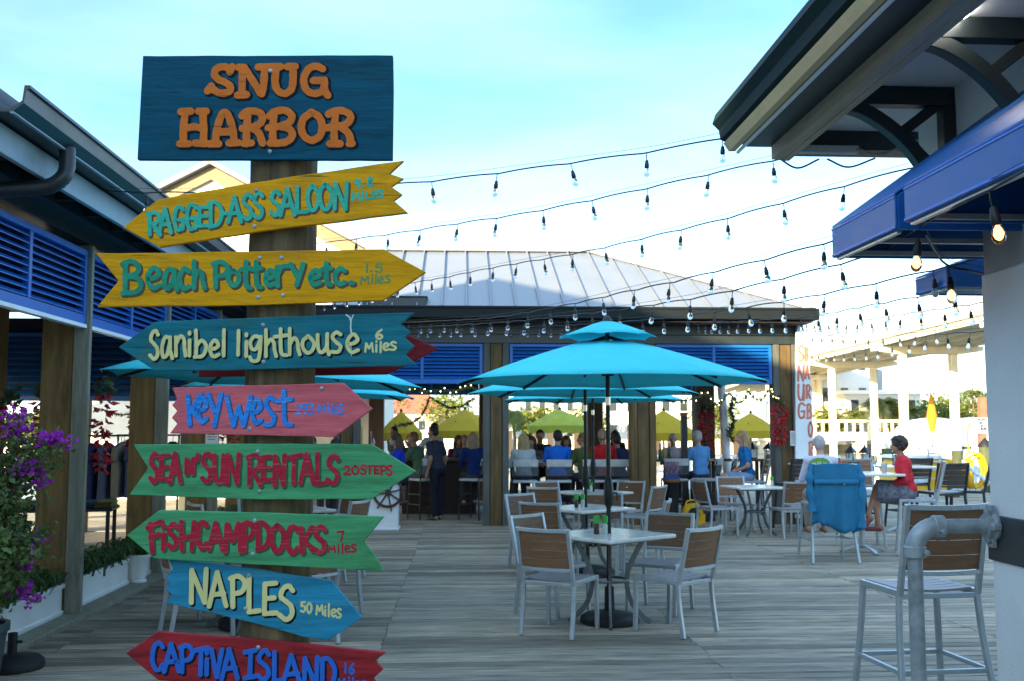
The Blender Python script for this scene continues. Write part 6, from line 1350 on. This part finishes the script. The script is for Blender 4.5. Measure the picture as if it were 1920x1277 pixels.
piling(1798, 928, 845, 20, 'green-brown piling, taller of the pair behind the white rope'); piling(1788, 932, 878, 22, 'green-brown piling, shorter of the pair behind the white rope')
piling(1850, 912, 838, 24, 'dark piling with a pointed black cap left of the white column', True); piling(1664, 892, 841, 19, 'square-topped piling between the seated man and woman')
def lantern(px, Y, zt, label):
    x = xa(px, Y); t = thing('table_lantern', label, 'lantern', (x, Y, zt), group='lanterns with pointed dark roofs'); b = MB(); b.bx(-.07, .07, -.07, .07, 0, .02)
    for sx in (-.06, .06):
        for sy in (-.06, .06): b.bar((sx, sy, .02), (sx, sy, .18), .012)
    b.build('lantern_frame', M_blkm, t); b = MB(); b.lathe([(.12, .18), (.115, .19), (.02, .29), (.01, .32)], (0, 0, 0), 4); b.build('lantern_roof', M_blkm, t); b = MB(); b.bx(-.05, .05, -.05, .05, .02, .17); b.build('lantern_glass', mat('milky_glass', (.5, .55, .55), .3), t)
for px, Y, z, l in ((1594, 17.3, 1.066, 'dark-roofed lantern right of the seated man'), (1620, 17.1, 1.066, 'dark-roofed lantern, middle of the three by the water'), (1682, 16.4, 1.066, 'dark-roofed lantern just left of the woman in red'), (1345 + 66, 19.7, 1.082, 'dark-roofed lantern on the counter right of the woman in blue'), (1440, 19.7, 1.082, 'dark-roofed lantern on the counter nearest the right post')): lantern(px, Y, z, l)
# private dock sign
p = gp(1842, 905); Yd = p.y
sg_ = thing('dock_sign', 'white warning sign on a reddish post reading private dock no fishing', 'sign', (p.x, Yd, 0), world=True)
b = MB(); b.bar((p.x, Yd, -.1), atY(1841, 745, Yd) , .2); b.build('post', mat('reddish_post', (.26, .13, .08), .8), sg_)
q = [atY(x, y, Yd - .12) for x, y in ((1831, 783), (1852, 783), (1852, 813), (1831, 813))]; b = MB(); b.prism(q, (0, .02, 0)); b.build('panel', M_white, sg_)
b = MB(); n_ = V((0, -1, 0))
for wd, y0, y1 in (('PRIVATE', 785, 789), ('DOCK', 791, 795), ('NO', 797, 800.5), ('FISHING', 802, 806)):
    m = len(wd); W_ = min(18, m * 2.7); x0 = 1841.5 - W_ / 2
    for i, ch in enumerate(wd):
        for st_ in strokes_of(ch, x0 + W_ * i / m, x0 + W_ * (i + .72) / m, y0, y1): brush(b, [atY(x, y, Yd - .123) for x, y in st_], .011, n_, .003)
b.build('lettering', mat('navy_lettering', (.01, .03, .10), .6), sg_)
b = MB(); c = atY(1841.5, 810, Yd - .13); b.tube([c + V((.045 * math.cos(a), 0, .045 * math.sin(a))) for a in [i * math.pi / 8 for i in range(16)]], .008, 6, closed=True); b.bar(c + V((-.03, 0, .03)), c + V((.03, 0, -.03)), .012); b.build('symbol', M_blkm, sg_)
pd_ = thing('power_pedestal', 'white dock power box beside the dark capped piling', 'power box', gp(1838, 906), world=True); c = gp(1838, 906); b = MB(); b.bx(c.x - .14, c.x + .14, c.y - .12, c.y + .12, 0, 1.05); b.bx(c.x - .16, c.x + .16, c.y - .14, c.y + .14, 1.05, 1.10); b.build('cabinet', M_white, pd_, bevel=.01); b = MB(); b.bx(c.x - .05, c.x + .05, c.y - .135, c.y - .121, .55, .9); b.build('meter_window', M_glassd, pd_)
# rope and hose
rp = thing('white_rope', 'twisted white rope strung from the pilings to the right', 'rope', atY(1812, 868, 20), world=True); C = catmull([atY(1806, 866, 24), atY(1822, 880, 22), atY(1845, 898, 20), atY(1872, 915, 18.5)], 14); b = MB(); b.tube([p_ + V((0, .02 * math.sin(i * 1.6), .02 * math.cos(i * 1.6))) for i, p_ in enumerate(C)], .035, 8); b.build('strand', mat('white_rope_fibre', (.62, .64, .64), .8, bump=.6, bscale=60), rp, smooth=True)
hz_ = thing('yellow_hose', 'coiled yellow hose hanging beside the pilings', 'hose', gp(1826, 915), world=True); b = MB(); c0 = atY(1826, 882, 24.2)
for k in range(6):
    rx, rz = .22 + .03 * math.sin(k * 2), .42 + .03 * math.cos(k * 3); cc = c0 + V((.02 * k - .05, -.03 * k, -.03 * (k % 3))); b.tube([cc + V((rx * math.cos(a), .02 * math.sin(3 * a), rz * math.sin(a))) for a in [i * math.pi / 14 for i in range(28)]], .022, 8, closed=True)
b.tube(catmull([c0 + V((-.1, 0, .4)), c0 + V((-.15, -.05, .9)), c0 + V((-.02, 0, 1.2))], 6), .022, 8); b.build('coil', mat('yellow_hose_rubber', (.58, .34, .01), .45), hz_, smooth=True)
# yellow boat beyond the dock
yb_ = thing('yellow_boat', 'yellow cabin boat with a white ladder moored beyond the dock', 'boat', (15.5, 32, -1.2), world=True); Yb = 32; B = lambda x, y, d=0: atY(x, y, Yb) + V((0, d, 0))
b = MB(); b.prism([B(1700, 925), B(1860, 925), B(1860, 862), B(1712, 862), B(1701, 880)], (0, 2.2, 0)); b.build('cabin', mat('boat_yellow', (.72, .42, .012), .35, bump=.03), yb_, bevel=.05, seg=2)
b = MB(); b.prism([B(1690, 965), B(1870, 965), B(1880, 922), B(1684, 922)], (0, 2.6, 0)); b.build('hull', M_white, yb_, bevel=.05)
b = MB(); b.prism([B(1763, 884, -.03), B(1800, 884, -.03), B(1800, 906, -.03), B(1757, 906, -.03)], (0, .05, 0)); b.build('window', mat('pale_window', (.5, .6, .62), .2), yb_); b = MB(); b.prism([B(1712, 888, -.03), B(1745, 888, -.03), B(1742, 910, -.03), B(1708, 910, -.03)], (0, .05, 0)); b.build('window', MATS['pale_window'], yb_)
b = MB(); b.prism([B(1705, 861), B(1862, 861), B(1862, 855), B(1712, 855)], (0, 2.3, 0)); b.build('roof_rail', M_white, yb_)
b = MB()
for x in (1737, 1758): b.tube([B(x, 920, -.2), B(x - 2, 845, -.2), B(x + 2, 828, .3), B(x + 6, 845, .8)], .03, 8)
for y in (850, 866, 882, 898): b.tube([B(1737, y, -.2), B(1758, y, -.2)], .022, 8)
b.build('ladder', M_alu, yb_, smooth=True)

# ================================================================ far shore: bridge, bank, buildings, trees
br = thing('concrete_bridge', 'tall concrete bridge on paired columns crossing the harbour', 'bridge', (40, 86, -1.2), world=True)
def BX(Y): return 37.0 + (Y - 86) * .05
ZB = 9.0
b = MB()
for dx in (0.3, 2.4, 4.5, 6.6, 8.5):
    vs = []
    for Y in (46, 106, 200): x = BX(Y) + dx + (max(0, Y - 106) * .09); vs += [(x - .35, Y, ZB), (x + .35, Y, ZB), (x + .35, Y, ZB + .5), (x - .35, Y, ZB + .5)]
    b.add(vs, [(0, 1, 2, 3), (8, 11, 10, 9)] + [(i * 4 + k, i * 4 + 4 + k, i * 4 + 4 + (k + 1) % 4, i * 4 + (k + 1) % 4) for i in (0, 1) for k in range(4)])
b.build('girders', M_conc, br)
b = MB(); vs = []
for Y in (46, 106, 200): x = BX(Y) + (max(0, Y - 106) * .09); vs += [(x - .3, Y, ZB + .5), (x + 9.1, Y, ZB + .5), (x + 9.1, Y, ZB + .75), (x - .3, Y, ZB + .75)]
b.add(vs, [(0, 1, 2, 3), (8, 11, 10, 9)] + [(i * 4 + k, i * 4 + 4 + k, i * 4 + 4 + (k + 1) % 4, i * 4 + (k + 1) % 4) for i in (0, 1) for k in range(4)]); b.build('deck', M_conc, br)
b = MB()
for e in (-.3, 8.95):
    vs = []
    for Y in (46, 106, 200): x = BX(Y) + e + (max(0, Y - 106) * .09); vs += [(x, Y, ZB + .75), (x + .2, Y, ZB + .75), (x + .2, Y, ZB + 1.45), (x, Y, ZB + 1.45)]
    b.add(vs, [(0, 1, 2, 3), (8, 11, 10, 9)] + [(i * 4 + k, i * 4 + 4 + k, i * 4 + 4 + (k + 1) % 4, i * 4 + (k + 1) % 4) for i in (0, 1) for k in range(4)])
b.build('parapet', M_white, br)
for Y in (66, 87, 107, 134):
    x = BX(Y) + (max(0, Y - 106) * .09); b = MB(); b.prism([(x - .5, Y, ZB - .02), (x + 9.3, Y, ZB - .02), (x + 9.3, Y, ZB - .45), (x + 7.5, Y, ZB - .72), (x + 1.3, Y, ZB - .72), (x - .5, Y, ZB - .45)], (0, 1.1, 0)); b.build('pier_cap', M_conc, br, bevel=.05)
    for dx in (1.8, 6.4): b = MB(); b.bx(x + dx, x + dx + .62, Y + .2, Y + .85, -2, ZB - .72); b.build('column', M_conc, br, bevel=.05)
b = MB(); b.prism([(-160, 118, -1.9), (-20, 118, -1.9), (15, 128, -1.9), (110, 128, -1.9), (900, 170, -1.9), (900, 2400, -1.9), (-900, 2400, -1.9), (-900, 150, -1.9)], (0, 0, 1.6)); tag(b.build('far_bank', M_sand), kind='structure')
sw = thing('low_causeway', 'low pale causeway with a white balustrade beyond the bridge columns', 'causeway', (45, 120, -1.2), world=True); b = MB(); b.bx(33, 90, 120, 123, .3, 1.3); b.build('roadway', M_conc, sw); b = MB()
for k in range(40): b.bx(36 + k * .95, 36.25 + k * .95, 120, 120.3, 1.3, 2.5)
b.bx(35.5, 75, 119.95, 120.35, 2.5, 2.8); b.build('balustrade', M_conc, sw)
for x in (36, 42, 48, 54, 62, 72): b = MB(); b.bx(x, x + 1.2, 120.5, 122, -1.6, .3); b.build('pier', M_conc, sw)
def block(label, x0, x1, y0, y1, h, m, wins=(3, 2), flat=True, roofm=None, zb=-.3):
    t = thing('shore_building', label, 'building', ((x0 + x1) / 2, y0, zb), group='pale buildings on the far shore', world=True); b = MB(); b.bx(x0, x1, y0, y1, zb, h); b.build('wall', m, t)
    b = MB()
    if flat: b.bx(x0 - .3, x1 + .3, y0 - .3, y1 + .3, h, h + .5)
    else: xm = (x0 + x1) / 2; ym = (y0 + y1) / 2; b.add([(x0 - .5, y0 - .5, h), (x1 + .5, y0 - .5, h), (x1 + .5, y1 + .5, h), (x0 - .5, y1 + .5, h), (xm - (x1 - x0) * .2, ym, h + 2.4), (xm + (x1 - x0) * .2, ym, h + 2.4)], [(0, 1, 5, 4), (1, 2, 5), (2, 3, 4, 5), (3, 0, 4), (0, 3, 2, 1)])
    b.build('roof', roofm or M_white, t)
    for i in range(wins[0]):
        for j in range(wins[1]):
            cx_ = x0 + (x1 - x0) * (i + .5) / wins[0]; cz = zb + (h - zb) * (j + .55) / wins[1]; w_ = (x1 - x0) / wins[0] * .2; hh = (h - zb) / wins[1] * .22
            b = MB(); b.bx(cx_ - w_, cx_ + w_, y0 - .06, y0 - .01, cz - hh, cz + hh); b.build('window', M_glassd, t)
    return t
M_wb = mat('white_stucco', (.66, .64, .58), .75, var=.05, scale=.5, bump=.05)
M_gy = mat('grey_stucco', (.40, .42, .44), .75, var=.05, scale=.5, bump=.05)
M_tile = mat('terracotta_roof', (.38, .13, .07), .8, var=.2, scale=2)
block('tall white building left of the bridge columns', 46, 56, 135, 150, 12.5, M_wb, (4, 3)); block('grey-sided white block between two bridge columns', 58.5, 64, 150, 160, 16.5, M_gy, (2, 4)); block('low white building beside the bridge columns', 50, 60, 129, 134, 6.2, M_wb, (4, 2))
block('broad white building seen through the pavilion, right of the middle post', 19, 33, 132, 142, 9.5, M_wb, (6, 3)); block('white waterfront house seen behind the lime umbrella', 8, 17, 130, 138, 6.2, M_wb, (5, 2)); block('terracotta-roofed house at the left of the pavilion opening', -9.5, -1.5, 125, 133, 3.6, M_wb, (4, 1), False, M_tile)
block('grey house behind the lime umbrella', 13, 19, 145, 152, 7.5, M_gy, (3, 2)); block('pale house beyond the veranda on the left', -58, -48, 128, 136, 3.2, M_wb, (4, 1), False, M_white); block('low white house seen through the left veranda', -44, -35, 126, 134, 2.6, M_wb, (3, 1), False, M_white)
block('white boat shed near the left of the pavilion opening', 0, 6.5, 123, 128, 3.4, M_wb, (3, 1), False, M_white)
sm_ = thing('sea_wall', 'pale sea wall with dark timber piles along the far shore', 'sea wall', (10, 117, -1.2), world=True); b = MB(); b.bx(-60, 34, 117, 118.2, -1.9, .5); b.build('wall', M_conc, sm_); b = MB()
for k in range(60): b.bx(-58 + k * 1.55, -57.4 + k * 1.55, 116.6, 117, -1.9, .9 + .3 * (k % 3))
o = b.build('piles', mat('dark_timber_piles', (.07, .05, .035), .9), sm_)
def tree(label, x, Y, h, r, m=None, z0=-.3, n=900, ls=.55, seed=1):
    rr = random.Random(seed); t = thing('broadleaf_tree', label, 'tree', (x, Y, z0), group='trees on the far shore', world=True); b = MB(); b.tube([(x, Y, z0), (x + .1, Y, z0 + h * .45), (x - .1, Y, z0 + h * .7)], [r * .09, r * .06, r * .03], 8)
    cl = []
    for k in range(9): a = rr.uniform(0, 6.3); q = V((x + r * .6 * math.cos(a) * rr.random(), Y + r * .6 * math.sin(a), z0 + h * rr.uniform(.5, .88))); cl.append((q, r * rr.uniform(.35, .6))); b.tube([(x, Y, z0 + h * .4), q], [r * .04, r * .01], 5)
    b.build('trunk', M_trunk, t); b = MB()
    for k in range(n):
        q, s = rr.choice(cl); d = V((rr.gauss(0, 1), rr.gauss(0, 1), rr.gauss(0, .8))).normalized(); p = q + d * s * rr.random() ** .4; b.leaf(p, d + V((rr.gauss(0, .7), rr.gauss(0, .7), rr.gauss(0, .7))), ls * rr.uniform(.6, 1.2), ls * .6, .2)
    b.build('crown', m or M_leafy, t)
def palm(label, x, Y, h, L=2.6, m=None, z0=-.3, n=26, seed=1, droop=1.0):
    rr = random.Random(seed); t = thing('palm_tree', label, 'palm', (x, Y, z0), group='palms on the far shore', world=True); b = MB(); C = catmull([V((x, Y, z0)), V((x + .15, Y, z0 + h * .5)), V((x, Y, z0 + h))], 8); b.tube(C, [L * .09 - L * .003 * i for i in range(len(C))], 9); b.build('trunk', M_trunk, t, smooth=True); b = MB()
    for k in range(n):
        a = rr.uniform(0, 6.3); e = rr.uniform(-.1, 1.2); l = L * rr.uniform(.8, 1.1); P = []
        for i in range(9): u = i / 8; P.append(V((x + math.cos(a) * math.cos(e) * l * u, Y + math.sin(a) * math.cos(e) * l * u, z0 + h + math.sin(e) * l * u - droop * l * .75 * u * u)))
        for i in range(8):
            d = (P[i + 1] - P[i]).normalized(); s = d.cross(V((0, 0, 1))).normalized()
            for sg in (-1, 1):
                for q in range(2): p = P[i].lerp(P[i + 1], q * .5); w_ = L * .26 * math.sin(math.pi * (.12 + .86 * (i + q * .5) / 8.2)); e2 = p + s * sg * w_ + d * w_ * .5 + V((0, 0, -w_ * .45)); b.add([p - d * L * .018, p + d * L * .018, e2], [(0, 1, 2)])
    b.build('fronds', m or M_leafy, t)
palm('big golden palm between the bridge columns', 53.5, 126, 5.0, 4.0, seed=2, n=40); palm('smaller palm left of the big golden palm', 49.6, 125, 3.6, 2.8, seed=3, n=32); palm('palm right of the big golden palm', 57.5, 127, 4.2, 3.4, seed=8, n=36)
palm('small palm by the low white building', 41.5, 122, 3.3, 1.9, seed=4); palm('palm above the roofs at the right edge of the far shore', 69.5, 134, 6.6, 2.8, seed=5)
palm('bright palm seen just right of the pavilion post', xa(960, 50), 50, 2.65, 1.25, z0=-.3, seed=6, n=44, droop=1.3)
for i, (px_, Y, h, r, l) in enumerate(((835, 122, 5.6, 4.2, 'green tree behind the yellow umbrella left of the pavilion post'), (745, 128, 5.0, 4.5, 'green tree at the left of the pavilion opening'), (1335, 126, 4.6, 3.4, 'tree at the right of the broad white building'), (1000, 126, 4.4, 3.2, 'leafy tree behind the blonde woman'), (1110, 124, 3.6, 3.0, 'low tree behind the umbrella poles'), (1660, 132, 4.8, 4.5, 'leafy tree behind the golden palm'), (1708, 131, 5.4, 4.5, 'tree against the near bridge column'), (1765, 135, 5.2, 4.6, 'tree right of the near bridge column'), (1800, 137, 6.2, 5, 'tall tree behind the white boats'), (1838, 136, 7.0, 5, 'rightmost tree beside the white column'), (1560, 124, 4.0, 2.6, 'tree by the foot of the left bridge columns'), (60, 120, 3.0, 3.6, 'golden tree seen through the veranda left of the brown post'), (20, 122, 3.2, 3.6, 'golden tree seen at the far left edge'), (205, 121, 3.0, 3.8, 'golden tree seen through the veranda right of the brown post'), (240, 122, 2.8, 3.2, 'golden tree behind the clothes racks'))):
    tree(l, xa(px_, Y), Y, h, r, seed=20 + i)
for i, (px_, Y, L, l) in enumerate(((1762, 112, 11, 'white covered boat in front of the right-hand trees'), (1835, 108, 10, 'white covered boat beside the dock sign'), (800, 112, 8, 'small white boat left of the pavilion post'))):
    x = xa(px_, Y); t = thing('moored_boat', l, 'boat', (x, Y, -1.2), group='white boats across the harbour', world=True)
    b = MB(); b.prism([(x - L / 2, Y, -1.3), (x + L / 2, Y, -1.3), (x + L / 2 + .6, Y, .3), (x - L / 2 - 1.2, Y, .5)], (0, 3, 0)); b.build('hull', M_white, t, bevel=.1)
    b = MB(); b.ell((x, Y + 1.5, .4), (L * .48, 1.5, 2.6 if i < 2 else 1.2), 18, 10); b.build('cover', M_white, t, smooth=True)
    b = MB(); b.bx(x - L * .2, x + L * .2, Y - .05, Y - .01, -.5, -.2); b.build('stripe', M_glassd, t)
ou = thing('closed_umbrella', 'tall closed orange umbrella across the water', 'umbrella', (xa(1748, 105), 105, -.3), world=True); x = xa(1748, 105); b = MB(); b.tube([(x, 105, 1.4), (x, 105, 3), (x, 105, 5.3)], [.25, .55, .12], 10); b.build('folded_canopy', mat('orange_canvas', (.62, .24, .01), .7), ou, smooth=True); b = MB(); b.tube([(x, 105, -1.6), (x, 105, 5.6)], .07, 8); b.build('pole', M_blkm, ou)
dk = thing('floating_dock', 'low timber dock with rails beyond the pavilion', 'dock', (3, 30, -.4), world=True); b = MB(); b.bx(-9, 9, 27.4, 33, -.6, -.3); b.build('planking', M_greyw, dk); b = MB()
for k in range(13): b.bx(-9 + k * 1.5, -8.9 + k * 1.5, 33, 33.1, -.3, .75)
b.bx(-9, 9.1, 32.98, 33.12, .75, .82); b.bx(-9, 9.1, 33.02, 33.08, .25, .32); b.build('rail', M_white, dk)
